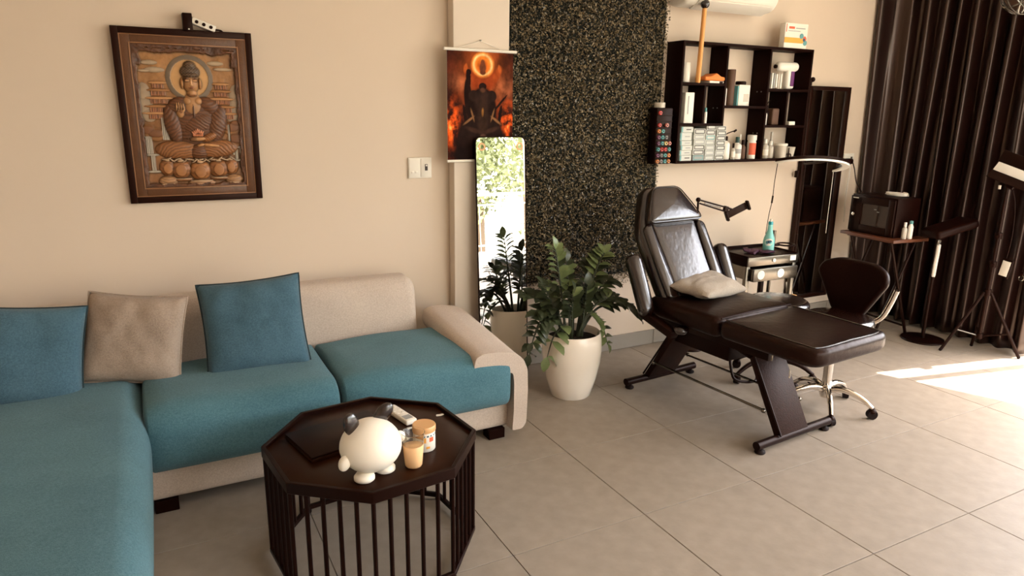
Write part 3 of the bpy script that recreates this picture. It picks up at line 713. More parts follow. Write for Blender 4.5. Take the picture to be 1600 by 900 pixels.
# ------------------------------------------------------------ hanging print on the column
def scroll():
    t = thing('hanging_scroll', 'hanging scroll print of a haloed fiery deity above a dark throned figure', 'poster', (1.648, 3.502, 1.565))
    W, H = .388, .560; nx, nz = 120, 174
    X, Z = np.meshgrid(np.linspace(-W/2, W/2, nx), np.linspace(-H/2, H/2, nz))
    n1 = np.array([[noise.fractal(V(x*11, z*8, 3), .7, 2.1, 5) for x in X[0]] for z in Z[:, 0]])
    n2 = np.array([[noise.fractal(V(x*30+9, z*22, 7), .7, 2.1, 4) for x in X[0]] for z in Z[:, 0]])
    C = np.zeros(X.shape+(3,)); C[:] = (.016, .005, .004)
    f = np.clip(.30+.75*n1, 0, 1); C += f[..., None]*np.array([.10, .016, .006])
    glow = np.exp(-((X-.01)**2/.012+(Z-.17)**2/.03)); C += (glow*(.8+.5*n1))[..., None]*np.array([.50, .10, .015])
    cl = np.exp(-((X+.10)**2/.006+(Z-.12)**2/.002))+np.exp(-((X-.13)**2/.005+(Z-.10)**2/.004)); C += cl[..., None]*np.array([.22, .08, .035])*(.6+n1)[..., None]
    fire = np.exp(-((np.abs(X)-.165)**2/.0022+(Z+.10)**2/.010))*np.clip(.6+1.6*n2, 0, 2.5); C += fire[..., None]*np.array([1.0, .12, .010])
    C += (np.clip(fire-1.0, 0, 1))[..., None]*np.array([.4, .35, .12])
    def ell(x, z, rx, rz, col, rot=0, soft=.12):
        nonlocal C
        c, s = math.cos(rot), math.sin(rot); u, v = ((X-x)*c+(Z-z)*s)/rx, (-(X-x)*s+(Z-z)*c)/rz
        a = np.clip((1-np.sqrt(u*u+v*v))/soft+.5, 0, 1)[..., None]; C = C*(1-a)+np.array(col)*(1+.35*n2)[..., None]*a
    ell(.012, .150, .080, .080, (.30, .045, .010), soft=.4)
    ell(.012, .215, .066, .064, (.95, .30, .05), soft=.2); ell(.012, .215, .058, .056, (1.0, .62, .25)); ell(.012, .215, .047, .046, (.85, .22, .025), soft=.2); ell(.012, .205, .030, .034, (.60, .11, .015), soft=.6)
    for s in (-1, 1): ell(.012+s*.085, .165, .018, .045, (.36, .06, .012), -s*.5, .5); ell(.012+s*.10, .195, .010, .022, (.48, .10, .02), s*.2, .5)
    ell(.012, .200, .019, .030, (.16, .045, .018), soft=.3); ell(.012, .226, .012, .016, (.18, .05, .02), soft=.3); ell(.012, .175, .017, .012, (.14, .035, .014))
    dk = (.014, .0055, .004)
    ell(.01, -.02, .085, .12, dk); ell(-.075, .045, .022, .10, dk, .05); ell(-.072, .145, .014, .045, dk, .1); ell(-.07, .175, .015, .016, dk)
    for s in (-1, 1): ell(.012+s*.055, .055, .028, .030, (.022, .010, .007), s*.4)
    ell(.012, .030, .045, .055, (.032, .015, .011), soft=.5); ell(.012, .085, .022, .030, (.030, .014, .010)); ell(.012, .105, .023, .018, dk); ell(.012, .085, .014, .012, (.10, .04, .022), soft=.6)
    ell(.11, .01, .006, .075, dk, -.75); ell(.0, -.20, .155, .17, dk, soft=.2); ell(.0, -.13, .125, .09, (.018, .008, .006), soft=.4)
    ell(.012, -.06, .03, .09, (.034, .016, .010), soft=.6); ell(.012, -.03, .006, .02, (.28, .12, .03), soft=.8)
    for s in (-1, 1):
        ell(.012+s*.105, -.045, .010, .055, dk, s*-.15); ell(.012+s*.082, -.073, .006, .036, (.24, .11, .045), s*.95, .6); ell(.012+s*.060, -.045, .0045, .034, (.22, .10, .04), s*-.3, .6)
        ell(.012+s*.05, -.125, .05, .012, (.045, .020, .013), s*.3, .6)
    ell(.015, -.155, .016, .010, (.11, .05, .035), soft=.6); ell(-.02, -.25, .17, .05, (.010, .004, .003), soft=.5)
    C = np.clip(C, 0, 1)
    b_ = .012*np.cos(Z/H*PI)*0
    V_ = np.stack([X+.014*(0-Z)/H*0, -.004+b_, Z], -1).reshape(-1, 3); idx = np.arange(nx*nz).reshape(nz, nx)
    F = np.stack([idx[:-1, :-1], idx[:-1, 1:], idx[1:, 1:], idx[1:, :-1]], -1).reshape(-1, 4)
    o = obj('print', (V_.tolist(), F.tolist()), M['poster'], t, 180)
    ca = o.data.color_attributes.new('paint', 'FLOAT_COLOR', 'POINT')
    ca.data.foreach_set('color', np.concatenate([C, np.ones(C.shape[:2]+(1,))], -1).astype(np.float32).ravel())
    obj('backing', boxb((0, -.0015, 0), (W, .003, H), bev=0), M['white_card'], t)
    obj('top_rail', cylb((-.212, -.006, .287), (.212, -.006, .287), .008, n=10), M['white_plastic'], t)
    obj('bottom_rail', cylb((-.198, -.006, -.286), (.198, -.006, -.286), .007, n=10), M['white_plastic'], t)
    obj('cord', tubeb([(-.14, -.004, .29), (0, .003, .335), (.14, -.004, .29)], .0015, 6), M['white_plastic'], t)
    obj('nail', cylb((0, -.006, .337), (0, .006, .337), .004, n=8), M['steel'], t)
scroll()

# ------------------------------------------------------------ hedge panel
t = thing('hedge_panel', 'artificial boxwood hedge panel hung on the wall between column and wall shelf', 'hedge', (2.385, WY-.004, 0))
obj('backing', boxb((0, -.010, 1.69), (1.08, .020, 2.32), bev=0), M['turf_back'], t, 0)
n = 50000
pos = np.stack([RNG.uniform(-.540, .540, n), -.020-RNG.uniform(0, 1, n)**1.3*.034, RNG.uniform(.50, 2.86, n)], -1)
low = pos[:, 2] < .56; pos[low, 2] += RNG.uniform(-.05, .03, low.sum())
cell = np.floor(pos[:, [0, 2]]/.055); jit = (np.sin(cell[:, 0]*12.9+cell[:, 1]*78.2)*43758.5) % 1
pos[:, 1] -= .012*jit
bh = (pos[:, 0] > .37) & (pos[:, 2] > 1.20) & (pos[:, 2] < 1.62); pos[bh, 1] = np.maximum(pos[bh, 1], -.040)
me = leaves_mesh(pos, .0074, RNG, .55, np.array([0, -1.0, .35])); me.materials.append(M['turf'])
o = bpy.data.objects.new('foliage', me); COL.objects.link(o); o.parent = t; o['kind'] = 'stuff'

# ------------------------------------------------------------ leaning mirror
t = thing('standing_mirror', 'tall narrow standing mirror with thin black rim leaning on the column', 'mirror', (1.758, 3.392, .004), rot=(-math.atan2(.088, 1.40), 0, 0))
ol = round_outline([(-.153, 0), (.153, 0), (.153, 1.405), (-.153, 1.405)], .035, 6)
mt = Matrix.Translation((0, .010, 0)) @ Matrix.Rotation(PI/2, 4, 'X')
obj('backing', puff(ol, .014, .002, mtx=mt, seg=1), M['black_metal'], t, 30)
ol2 = round_outline([(-.149, .004), (.149, .004), (.149, 1.401), (-.149, 1.401)], .032, 6)
b = BM(); b.faces.new([b.verts.new((p.x, -.0046, p.y)) for p in ol2]); obj('glass', b, M['mirror'], t, 0)
obj('rim', tubeb([(p.x, -.003, p.y) for p in ol], .0035, 6, closed=True), M['black_metal'], t)
for x in (-.115, .118):
    obj('sticker', latheb([(.012, 0), (.022, 0), (.022, .0006), (.012, .0006)], 18, (x, -.0050, 1.352), Matrix.Rotation(PI/2, 4, 'X')), M['gold_lid'], t)

# ------------------------------------------------------------ potted plant
def zz_plant():
    t = thing('potted_plant', 'leafy green plant in a tall cream ceramic pot beside the mirror', 'plant', (2.012, 3.075, 0))
    obj('pot', latheb([(0, .004), (.098, .004), (.104, 0), (.112, .008), (.140, .10), (.160, .20), (.166, .27), (.163, .33), (.156, .366), (.152, .372), (.147, .366), (.150, .33), (.150, .31), (0, .31)], 48), M['ceramic'], t, 50)
    obj('soil', latheb([(0, .338), (.09, .336), (.149, .328), (.149, .312), (0, .312)], 24), M['soil'], t, 50)
    def leaf_mesh(m):
        b = BM(); rows = [(0, .0, 0), (.18, .55, .06), (.42, 1, .09), (.68, .82, .07), (.88, .4, .0), (1, 0, -.06)]
        R = []
        for y, w, z in rows:
            R.append([b.verts.new((x*w*.29, y, z+abs(x)*w*.06)) for x in ((-1, 0, 1) if w else (0,))])
        for a, c in zip(R, R[1:]):
            if len(a) == 1: [b.faces.new((a[0], c[k+1], c[k])) for k in range(2)]
            elif len(c) == 1: [b.faces.new((a[k], a[k+1], c[0])) for k in range(2)]
            else: [b.faces.new((a[k], a[k+1], c[k+1], c[k])) for k in range(2)]
        me = bpy.data.meshes.new('leaf'); b.to_mesh(me); b.free(); me.materials.append(m)
        me.polygons.foreach_set('use_smooth', [True]*len(me.polygons)); return me
    lm = [leaf_mesh(M['leaf']), leaf_mesh(M['leaf_new'])]
    rnd = random.Random(5)
    #        tip (x,y,z), bulge, leaf length, pale?, pairs
    stems = [((-.26, .02, .26), .22, .085, 0, 8), ((-.29, -.06, .36), .14, .085, 0, 8), ((-.20, .02, .50), .06, .095, 0, 8), ((-.09, .06, .83), .03, .085, 1, 10), ((-.17, .05, .64), .04, .09, 0, 9),
             ((.01, .10, .74), .02, .09, 0, 9), ((.07, -.02, .62), .03, .095, 0, 9), ((.16, .10, .70), .04, .09, 0, 9), ((.235, .06, .78), .07, .09, 1, 10), ((.31, .08, .60), .10, .09, 0, 9),
             ((.44, .0, .40), .14, .10, 0, 8), ((.20, -.06, .28), .16, .07, 1, 8), ((-.20, -.07, .27), .12, .11, 1, 4), ((-.06, -.08, .60), .03, .095, 0, 9), ((-.24, .10, .58), .06, .09, 0, 8), ((.10, .14, .55), .02, .09, 0, 8), ((.30, -.04, .50), .12, .09, 0, 8)]
    for tip, bul, ll, pale, npairs in stems:
        tip = Vector(tip); a = math.atan2(tip.y, tip.x); r0 = rnd.uniform(.02, .06)
        p0 = V(r0*math.cos(a), r0*math.sin(a), .325)
        mid = p0.lerp(tip, .5)+V(0, 0, bul)
        path = smooth_path([p0, p0.lerp(mid, .55)+V(0, 0, bul*.35), mid.lerp(tip, .1), mid.lerp(tip, .6)+V(0, 0, bul*.25), tip], 5); N = len(path)
        st = obj('stem', tubeb(path, [.0085*(1-.72*i/(N-1)) for i in range(N)], 7), M['stem'], t, 60)
        for k in range(npairs):
            f = .34+.64*k/(npairs-1); i = min(N-2, int(f*(N-1))); p = path[i].lerp(path[i+1], f*(N-1)-i); d = (path[i+1]-path[i]).normalized()
            side = d.cross(V(.1, -.3, 1) if abs(d.z) < .9 else V(.3, -1, 0)); side.normalize()
            for s in (-1, 1):
                q = (d*.5+side*s*.95+V(0, 0, rnd.uniform(-.1, .25))+V(rnd.uniform(-.2, .2), rnd.uniform(-.2, .2), 0)).normalized()
                if k == npairs-1 and s == 1: q = d
                z = (V(0, -.35, 1)-q*q.dot(V(0, -.35, 1))).normalized(); x = q.cross(z); x.normalize(); z = x.cross(q)
                L = ll*(1-.35*abs(f-.55))*rnd.uniform(.85, 1.15)
                lf = bpy.data.objects.new('leaf', lm[1 if pale and rnd.random() < .8 else (1 if rnd.random() < .08 else 0)]); COL.objects.link(lf); lf.parent = st
                lf.matrix_local = Matrix.Translation(p) @ Matrix((x, q, z)).transposed().to_4x4() @ Matrix.Scale(L, 4)
zz_plant()

# ------------------------------------------------------------ treatment bed
def treatment_bed():
    t = thing('treatment_bed', 'black leather reclining treatment bed with headrest, armrests and splayed legs', 'bed', (2.645, 2.55, 0), math.radians(4.5))
    def pad(name, pts, th, r, crown, mtx, m='leather', rr=.05):
        return obj(name, puff(round_outline(pts, rr, 5), th, r, crown, mtx=mtx), M[m], t, 60)
    T = Matrix.Translation
    # seat and leg pads (local y+ = head)
    pad('seat_pad', [(-.285, -.165), (.285, -.165), (.28, .33), (-.28, .33)], .105, .035, .008, T((0, 0, .485)), 'leather_worn', rr=.05)
    pad('leg_pad', [(-.275, -.70), (.292, -.70), (.295, -.172), (-.285, -.172)], .088, .030, .008, T((0, 0, .495)), 'leather_worn', rr=[.09, .09, .04, .04])
    obj('seam', tubeb([(-.262, -.17, .588), (0, -.17, .596), (.262, -.17, .588)], .004), M['leather_matt'], t)
    for s in (-1, 1): obj('piping', tubeb(smooth_path([(s*.250, -.19, .585), (s*.252, -.4, .586), (s*.245, -.60, .585), (s*.215, -.668, .583), (0, -.672, .585)]), .0035), M['leather'], t)
    # backrest
    phi = math.radians(58)
    B = T((0, .30, .535)) @ Matrix.Rotation(phi, 4, 'X')
    back = [(-.235, -.02), (.235, -.02), (.245, .20), (.245, .40), (.215, .48), (.115, .665), (-.115, .665), (-.215, .48), (-.245, .40), (-.245, .20)]
    pad('backrest', back, .085, .03, .0, B, rr=.05)
    for s in (-1, 1):
        pts = [(.150, .0), (.226, .0), (.234, .2), (.232, .42), (.170, .44), (.155, .2)]
        if s < 0: pts = [(-x, y) for x, y in reversed(pts)]
        pad('side_bolster', pts, .035, .016, .004, B @ T((0, 0, .072)), rr=.03)
    pad('back_panel', [(-.146, .0), (.146, .0), (.150, .2), (.162, .44), (-.162, .44), (-.150, .2)], .028, .010, .002, B @ T((0, 0, .070)), rr=.02)
    pad('head_cushion', [(-.205, .425), (.205, .425), (.178, .50), (.100, .642), (-.100, .642), (-.178, .50)], .062, .028, .010, B @ T((0, 0, .072)), rr=.045)
    pipe = [(-.200, .43), (.200, .43), (.176, .50), (.098, .637), (-.098, .637), (-.176, .50)]
    pipe = round_outline(pipe, .045, 5)
    obj('piping', tubeb([B @ V(p.x, p.y, .128) for p in pipe], .003, 6, closed=True), M['leather'], t)
    # armrests beside the back
    for s in (-1, 1):
        A = T((s*.335, .275, .515)) @ Matrix.Rotation(math.radians(64), 4, 'X')
        b = softbox(.088, .34, .080, (.036, .040, .036), (0, .15, .01), 4, 5); xf(b, b.verts, A); obj('armrest', b, M['leather'], t, 60)
        obj('armrest_bracket', boxb((s*.315, .20, .475), (.060, .26, .045), (math.radians(14), 0, 0), .012), M['leather_matt'], t)
        obj('armrest_knob', latheb([(0, 0), (.03, .0), (.042, .012), (.042, .026), (.03, .036), (0, .038)], 20, (s*.285, .065, .452)), M['leather'], t, 60)
    # frame under the pads
    b = BM()
    for s in (-1, 1): box(b, (s*.17, .03, .455), (.04, .86, .05), bev=.004)
    for y in (-.36, .0, .40): box(b, (0, y, .455), (.34, .04, .045), bev=.004)
    obj('frame', b, M['black_metal'], t, 30)
    obj('mechanism_box', boxb((.02, .10, .375), (.24, .40, .12), bev=.006), M['plastic'], t, 30)
    for y0, y1, nm in ((-.452, -.235, 'front'), (.462, .225, 'rear')):
        d = V(0, y1-y0, .44-.045); L = d.length
        b = boxb((0, 0, L/2), (.215, .036, L), None, .004)
        xf(b, b.verts, T((-.015, y0, .045)) @ V(0, 0, 1).rotation_difference(d).to_matrix().to_4x4())
        lg = obj('leg_panel', b, M['crinkle'], t, 30)
        obj('panel_edge', tubeb([(-.124, y0-(.02 if y0 < 0 else -.02), .06), (-.124, y1-(.02 if y0 < 0 else -.02), .44)], .005, 6), M['black_metal'], lg)
        obj('crossbar', cylb((-.275, y0, .042), (.275, y0, .042), .021, n=18), M['black_metal'], t)
        for s in (-1, 1):
            obj('rubber_foot', latheb([(0, 0), (.022, 0), (.026, .005), (.024, .013), (.012, .020), (.012, .030), (0, .030)], 16, (s*.245, y0, 0)), M['rubber'], t, 50)
    for s in (-1, 1):
        rd = obj('tie_rod', cylb((s*.132-.015, .375, .165), (s*.132-.015, -.375, .165), .0065, n=10), M['steel'], t)
        for y in (.378, -.378): obj('rod_end', sphb((s*.136-.015, y, .165), .012, 12), M['steel'], rd)
    obj('gas_strut', cylb((-.135, -.26, .40), (-.15, .02, .47), .012, n=12), M['black_metal'], t)
    obj('lift_lever', tubeb(smooth_path([(.06, .05, .40), (.02, -.03, .22), (.04, -.06, .17), (.16, -.08, .15), (.24, -.02, .17)]), .008), M['black_metal'], t)
    for x, y, a in ((-.17, -.42, .3), (-.285, -.60, -.2)):
        obj('torn_thread', tubeb(smooth_path([(x-.02, y, .475), (x-.024, y-.004, .462), (x-.016, y, .452), (x-.02, y, .440)]), .0035, 6), M['pale'], t)
treatment_bed()
pillow('small_pillow', 'pale grey small pillow lying on the seat of the treatment bed', .40, .25, .085, (2.645, 2.715, .645), (math.radians(8), math.radians(0), math.radians(14)), M['pale'], None, None, 2)

# ------------------------------------------------------------ stools
def caster(parent, x, y, a, h=.055):
    w = obj('caster', cylb((-.014*math.sin(a), .014*math.cos(a), .026), (.014*math.sin(a), -.014*math.cos(a), .026), .026, n=18), M['rubber'], parent)
    w.location = (x, y, 0)
    b = BM(); cyl(b, (0, 0, .03), (0, 0, h+.012), .008, n=10); sph(b, (0, 0, .042), (.022, .022, .016), 12); f = obj('caster_hood', b, M['plastic'], w)
def star_base(t, m, R, z0, a0, zc=.115):
    for k in range(5):
        a = a0+2*PI*k/5; c, s = math.cos(a), math.sin(a)
        pts = smooth_path([(.02*c, .02*s, zc), (R*.35*c, R*.35*s, zc+.012), (R*.72*c, R*.72*s, zc-.012), (R*c, R*s, z0)], 5)
        obj('base_leg', tubeb(pts, [.020-.009*i/(len(pts)-1) for i in range(len(pts))], 10), M[m], t, 60)
        caster(t, R*c, R*s, a+.6)
t = thing('salon_stool', 'black salon stool with rounded backrest and chrome star base beside the bed', 'stool', (3.150, 2.300, 0), 0)
star_base(t, 'chrome', .235, .058, math.radians(-62))
obj('hub', latheb([(0, .068), (.026, .068), (.032, .085), (.032, .125), (.026, .14), (0, .14)], 20), M['chrome'], t, 50)
obj('column', latheb([(0, .13), (.024, .13), (.024, .34), (.016, .342), (.016, .45), (0, .45)], 20), M['chrome'], t, 50)
obj('seat', puff([(.185*math.cos(2*PI*k/36), .175*math.sin(2*PI*k/36)) for k in range(36)], .075, .034, .012, mtx=Matrix.Translation((0.02, 0, .45)) , seg=5), M['leather'], t, 60)
bo = round_outline([(-.075, -.155), (.075, -.155), (.150, -.03), (.212, .07), (.190, .125), (.11, .162), (-.11, .162), (-.190, .125), (-.212, .07), (-.150, -.03)], .06, 5)
Bm = Matrix.Translation((.205, 0.045, .630)) @ Matrix.Rotation(math.radians(-79), 4, 'Y') @ Matrix.Rotation(-PI/2, 4, 'Z')
b = puff(bo, .055, .025, .012, seg=4)
for v in b.verts: v.co.z += .9*v.co.x**2
xf(b, b.verts, Bm); obj('backrest', b, M['leather_matt'], t, 60)
obj('chrome_bracket', tubeb(smooth_path([(.14, -.01, .455), (.235, -.04, .462), (.275, -.075, .50), (.285, -.105, .58), (.285, -.13, .66)]), [.013]*25, 10), M['chrome'], t)
t = thing('round_stool', 'black round stool with dark star base behind the treatment bed', 'stool', (3.215, 2.735, 0), .3)
star_base(t, 'black_metal', .235, .058, math.radians(10))
obj('column', latheb([(0, .07), (.030, .07), (.030, .16), (.022, .17), (.022, .43), (0, .43)], 18), M['black_metal'], t, 50)
obj('seat', puff([(.175*math.cos(2*PI*k/36), .175*math.sin(2*PI*k/36)) for k in range(36)], .078, .030, .010, mtx=Matrix.Translation((0, 0, .425)), seg=5), M['leather'], t, 60)
obj('seat_band', latheb([(.172, .428), (.178, .430), (.178, .440), (.172, .442)], 36), M['steel'], t)

# ------------------------------------------------------------ steel trolley and its load
CX, CY, CW, CD = 3.617, 3.30, .435, .30      # centre, width, depth
t = thing('trolley', 'black and steel two tier trolley with a shallow drawer against the back wall', 'trolley', (CX, CY, 0), math.radians(-3))
obj('top_tray', boxb((0, 0, .640), (CW, CD, .012), bev=.003), M['black_metal'], t)
for s in (-1, 1): obj('tray_side', boxb((s*(CW/2-.004), 0, .620), (.008, CD, .070), bev=.002), M['black_wood'], t)
obj('tray_back', boxb((0, CD/2-.004, .640), (CW, .008, .045), bev=.002), M['black_wood'], t)
obj('front_apron', boxb((0, -CD/2-.004, .617), (CW, .010, .058), bev=.002), M['steel'], t)
obj('lock', latheb([(0, 0), (.013, 0), (.013, .006), (0, .008)], 16, (.0, -CD/2-.009, .618), Matrix.Rotation(PI/2, 4, 'X')), M['white_plastic'], t)
dr = obj('drawer', boxb((0.01, -CD/2+.10, .530), (CW-.05, .24, .085), bev=.003), M['steel'], t)
obj('drawer_front', boxb((0.01, -CD/2-.025, .530), (CW-.055, .010, .085), bev=.003), M['steel'], dr)
for x in (-.12, .05): obj('sticker', latheb([(0, 0), (.030, 0), (.030, .0012), (0, .0012)], 22, (x, -CD/2-.031, .532), Matrix.Rotation(PI/2, 4, 'X')), M['white_card'], dr)
obj('sticker', boxb((.168, -CD/2-.010, .622), (.050, .0016, .034), bev=0), M['white_card'], t)
for x in (-1, 1):
    for y in (-1, 1):
        lg = obj('leg', boxb((x*(CW/2-.018), y*(CD/2-.018), .325), (.030, .030, .60), bev=.003), M['steel' if y < 0 else 'black_metal'], t)
        obj('caster', cylb((x*(CW/2-.018)-.010, y*(CD/2-.018), .022), (x*(CW/2-.018)+.010, y*(CD/2-.018), .022), .022, n=14), M['rubber'], lg)
obj('lower_shelf', boxb((.02, -.01, .285), (CW+.07, CD, .016), bev=.003), M['black_metal'], t)
obj('handle_post', cylb((CW/2+.025, CD/2-.05, .30), (CW/2+.025, CD/2-.05, .76), .013, n=12), M['steel'], t)
obj('ring_holder', tubeb([V(CW/2+.095, CD/2-.10, .665)+q for q in torus_path((0, 0, 0), .058, 28)], .006, 6, closed=True), M['black_metal'], t)
obj('ring_holder_arm', cylb((CW/2-.06, CD/2-.08, .662), (CW/2+.04, CD/2-.09, .665), .010, n=8), M['black_metal'], t)
t = thing('spray_bottle', 'teal plastic bottle with oval label on top of the trolley', 'bottle', (3.672, 3.255, .647), rz=math.radians(-25))
obj('body', latheb([(0, 0), (.034, 0), (.037, .004), (.037, .075), (.034, .095), (.022, .128), (.017, .15), (.015, .185), (.014, .188), (0, .188)], 28), M['teal_plastic'], t, 50)
obj('liquid', latheb([(0, .003), (.0345, .003), (.0352, .008), (.0352, .058), (0, .058)], 24), M['teal_liquid'], t, 50)
obj('cap', latheb([(0, .186), (.0155, .186), (.0155, .204), (.013, .207), (0, .207)], 20), M['teal_liquid'], t, 50)
obj('nozzle', latheb([(0, .206), (.008, .206), (.0065, .222), (0, .223)], 14), M['white_plastic'], t, 50)
def curved_ellipse(R, z, rx, rz, a, n=24, rot=.3):
    b = BM(); c = b.verts.new((R*math.cos(a), R*math.sin(a), z)); P = []
    for k in range(n):
        u, v = rx*math.cos(2*PI*k/n), rz*math.sin(2*PI*k/n); u, v = u*math.cos(rot)-v*math.sin(rot), u*math.sin(rot)+v*math.cos(rot)
        P.append(b.verts.new((R*math.cos(a+u/R), R*math.sin(a+u/R), z+v)))
    for k in range(n): b.faces.new((c, P[k], P[(k+1) % n]))
    return b
obj('label', curved_ellipse(.0374, .072, .028, .024, -1.95), M['white_card'], t)
obj('label_mark', curved_ellipse(.0378, .074, .019, .010, -1.95), M['navy_print'], t)
t = thing('gloves', 'crumpled dark purple gloves lying on the trolley top', 'gloves', (3.585, 3.245, .647))
for k, (x, y, a, s) in enumerate(((-.03, .02, .3, 1), (.03, -.03, -.35, .9), (-.07, .05, .9, .7))):
    b = softbox(.11*s, .062*s, .018, .008, (0, 0, 0), 3, 6)
    for v in b.verts: v.co += .012*Vector(noise.noise_vector(v.co*28+V(k*3, 0, 0))); v.co.z = max(v.co.z+.012, 0)
    xf(b, b.verts, Matrix.Translation((x, y, .0+k*.004)) @ Matrix.Rotation(a, 4, 'Z')); obj('glove', b, M['purple_cloth'], t, 60)
tag(obj('small_box', boxb((3.850, 3.190, .2935+.026), (.085, .06, .052), (0, 0, -.1)), M['gold_lid']), 'small tan box on the lower trolley shelf', 'box')
tag(obj('tag_card', boxb((3.845, 3.192, .3465+.046), (.050, .008, .090), (math.radians(-6), math.radians(-6), -.15), .001), M['white_card']), 'white printed card standing on the tan box', 'card')
tag(obj('folded_towel', softbox(.12, .10, .030, .012, (3.46, 3.23, .3095), 3, 4), M['white_card']), 'folded white towel on the lower trolley shelf', 'towel')

# phone holder arm behind the bed
t = thing('phone_holder', 'black articulated phone holder arm rising behind the treatment bed', 'phone holder', (3.165, 3.38, 0))
obj('base', latheb([(0, 0), (.085, 0), (.09, .008), (.085, .016), (0, .02)], 24), M['black_metal'], t)
obj('post', cylb((0, 0, .01), (-.030, 0, 1.005), .007, n=10), M['black_metal'], t)
obj('joint', sphb((-.030, 0, 1.008), .016, 14), M['black_metal'], t)
obj('arm', cylb((-.028, -.006, 1.008), (.20, -.01, .950), .0055, n=8), M['black_metal'], t)
obj('arm', cylb((-.020, -.006, .985), (.19, -.01, .925), .0055, n=8), M['black_metal'], t)
obj('spring', cylb((.02, -.006, .985), (.16, -.008, .948), .004, n=8), M['steel'], t)
obj('joint', boxb((.205, -.01, .937), (.036, .022, .040), (0, .25, 0), .005), M['black_metal'], t)
obj('swivel', cylb((.215, -.01, .945), (.265, -.02, .93), .007, n=8), M['black_metal'], t)
b = BM(); R_ = (0, math.radians(-24), math.radians(-12))
box(b, (.285, -.025, .925), (.155, .010, .050), R_, .004)
obj('phone_clamp', b, M['black_metal'], t)
for s in (-1, 1): obj('clamp_jaw', boxb((.285+s*.076, -.036-s*.014, .925+s*.035), (.016, .030, .066), R_, .005), M['plastic'], t)

# half-moon lamp over the trolley
t = thing('half_moon_lamp', 'curved arc beauty lamp, black above and white below, beside the wall mirror', 'lamp', (4.185, 3.46, 0))
obj('base', latheb([(0, 0), (.14, 0), (.145, .008), (.14, .018), (0, .022)], 32), M['black_metal'], t)
obj('pole', cylb((0, 0, .018), (0, 0, .70), .010, n=12), M['black_metal'], t)
obj('upper_pole', cylb((0, 0, .70), (0.0, .0, 1.23), .007, n=12), M['black_metal'], t)
mt = Matrix.Rotation(math.radians(7), 4, 'Y') @ Matrix.Rotation(math.radians(-15), 4, 'X')
def arc(R, z, y): return [V(-.15, y-.14, 1.205+z)+mt @ V(R*math.cos(a)*1.02, R*.75*math.sin(a), 0) for a in [PI+PI*1.0*k/36 for k in range(37)]]
arcp = arc(.285, 0, .0)
def ribbon(P, w, h, dz):
    b = BM(); R = []
    for i, p in enumerate(P):
        d = (P[min(i+1, len(P)-1)]-P[max(i-1, 0)]).normalized(); x = d.cross(V(0, 0, 1)).normalized()
        R.append([b.verts.new(p+x*sx*w/2+V(0, 0, dz+sz*h/2)) for sx, sz in ((-1, -1), (1, -1), (1, 1), (-1, 1))])
    for a, c in zip(R, R[1:]):
        for k in range(4): b.faces.new((a[k], a[(k+1) % 4], c[(k+1) % 4], c[k]))
    b.faces.new(R[0]); b.faces.new(R[-1]); return b
obj('housing', ribbon(arcp, .050, .018, .010), M['black_metal'], t, 40)
obj('diffuser', ribbon(arcp, .046, .012, -.006), M['led'], t, 40)
obj('arc_clamp', boxb((-.075, -.175, 1.232), (.030, .38, .014), (math.radians(-8), 0, math.radians(-23)), .004), M['black_metal'], t)
obj('cord', tubeb(smooth_path([(-.435, -.14, 1.235), (-.435, -.13, 1.10), (-.415, -.11, .98), (-.41, -.09, .88), (-.40, -.07, .74)]), .0025, 6), M['plastic'], t)
obj('cord_switch', cylb((-.420, -.116, 1.01), (-.413, -.106, .96), .006, n=8), M['plastic'], t)
obj('cord', tubeb(smooth_path([(.128, -.14, 1.17), (.130, -.14, 1.05), (.128, -.14, .85), (.13, -.14, .72)]), .0018, 6), M['white_plastic'], t)

# ------------------------------------------------------------ big wall mirror
t = thing('wall_mirror', 'tall wall mirror in a dark frame between the wall shelf and the curtain', 'mirror', (4.475, 3.560, .955), rot=(math.radians(-.4), math.radians(.0), 0))
def frame_(b, w, h, wd, y0, y1, bev=.002):
    for x in (-1, 1): box(b, (x*(w/2-wd/2), (y0+y1)/2, 0), (wd, abs(y1-y0), h), bev=bev)
    for z in (-1, 1): box(b, (0, (y0+y1)/2, z*(h/2-wd/2)), (w-2*wd, abs(y1-y0), wd), bev=bev)
    return b
obj('frame', frame_(BM(), .440, 1.58, .028, -.018, .018), M['dark_frame'], t, 30)
obj('glass', boxb((0, .002, 0), (.39, .006, 1.53), bev=0), M['mirror'], t, 0)
tag(obj('mirror_bracket', boxb((4.22, 3.552, 1.125), (.022, .03, .05), bev=.005), M['plastic']), 'small black clip beside the left edge of the wall mirror', 'clip')
# wall socket with plug
t = thing('wall_socket', 'white wall socket with a black plug left of the curtain', 'socket', (4.80, WY, 1.225))
obj('plate', boxb((0, -.005, 0), (.115, .010, .075), bev=.003), M['white_plastic'], t)
obj('socket_hole', boxb((.028, -.011, .0), (.018, .004, .026), bev=.001), M['dark_print'], t)
t = thing('black_plug', 'black plug in the wall socket with a cord hanging towards the desk', 'plug', (4.775, WY-.010, 1.205))
obj('plug', softbox(.085, .045, .045, .018, (-.01, -.024, 0), 3, 3), M['plastic'], t)
obj('cord', tubeb(smooth_path([(.03, -.03, .0), (.06, -.035, -.06), (.07, -.06, -.16), (.12, -.09, -.24), (.16, -.10, -.28)]), .004, 6), M['plastic'], t)
obj('cord', tubeb(smooth_path([(.01, -.03, -.02), (.015, -.03, -.1), (.0, -.035, -.3), (.0, -.05, -.46)]), .004, 6), M['white_plastic'], t)

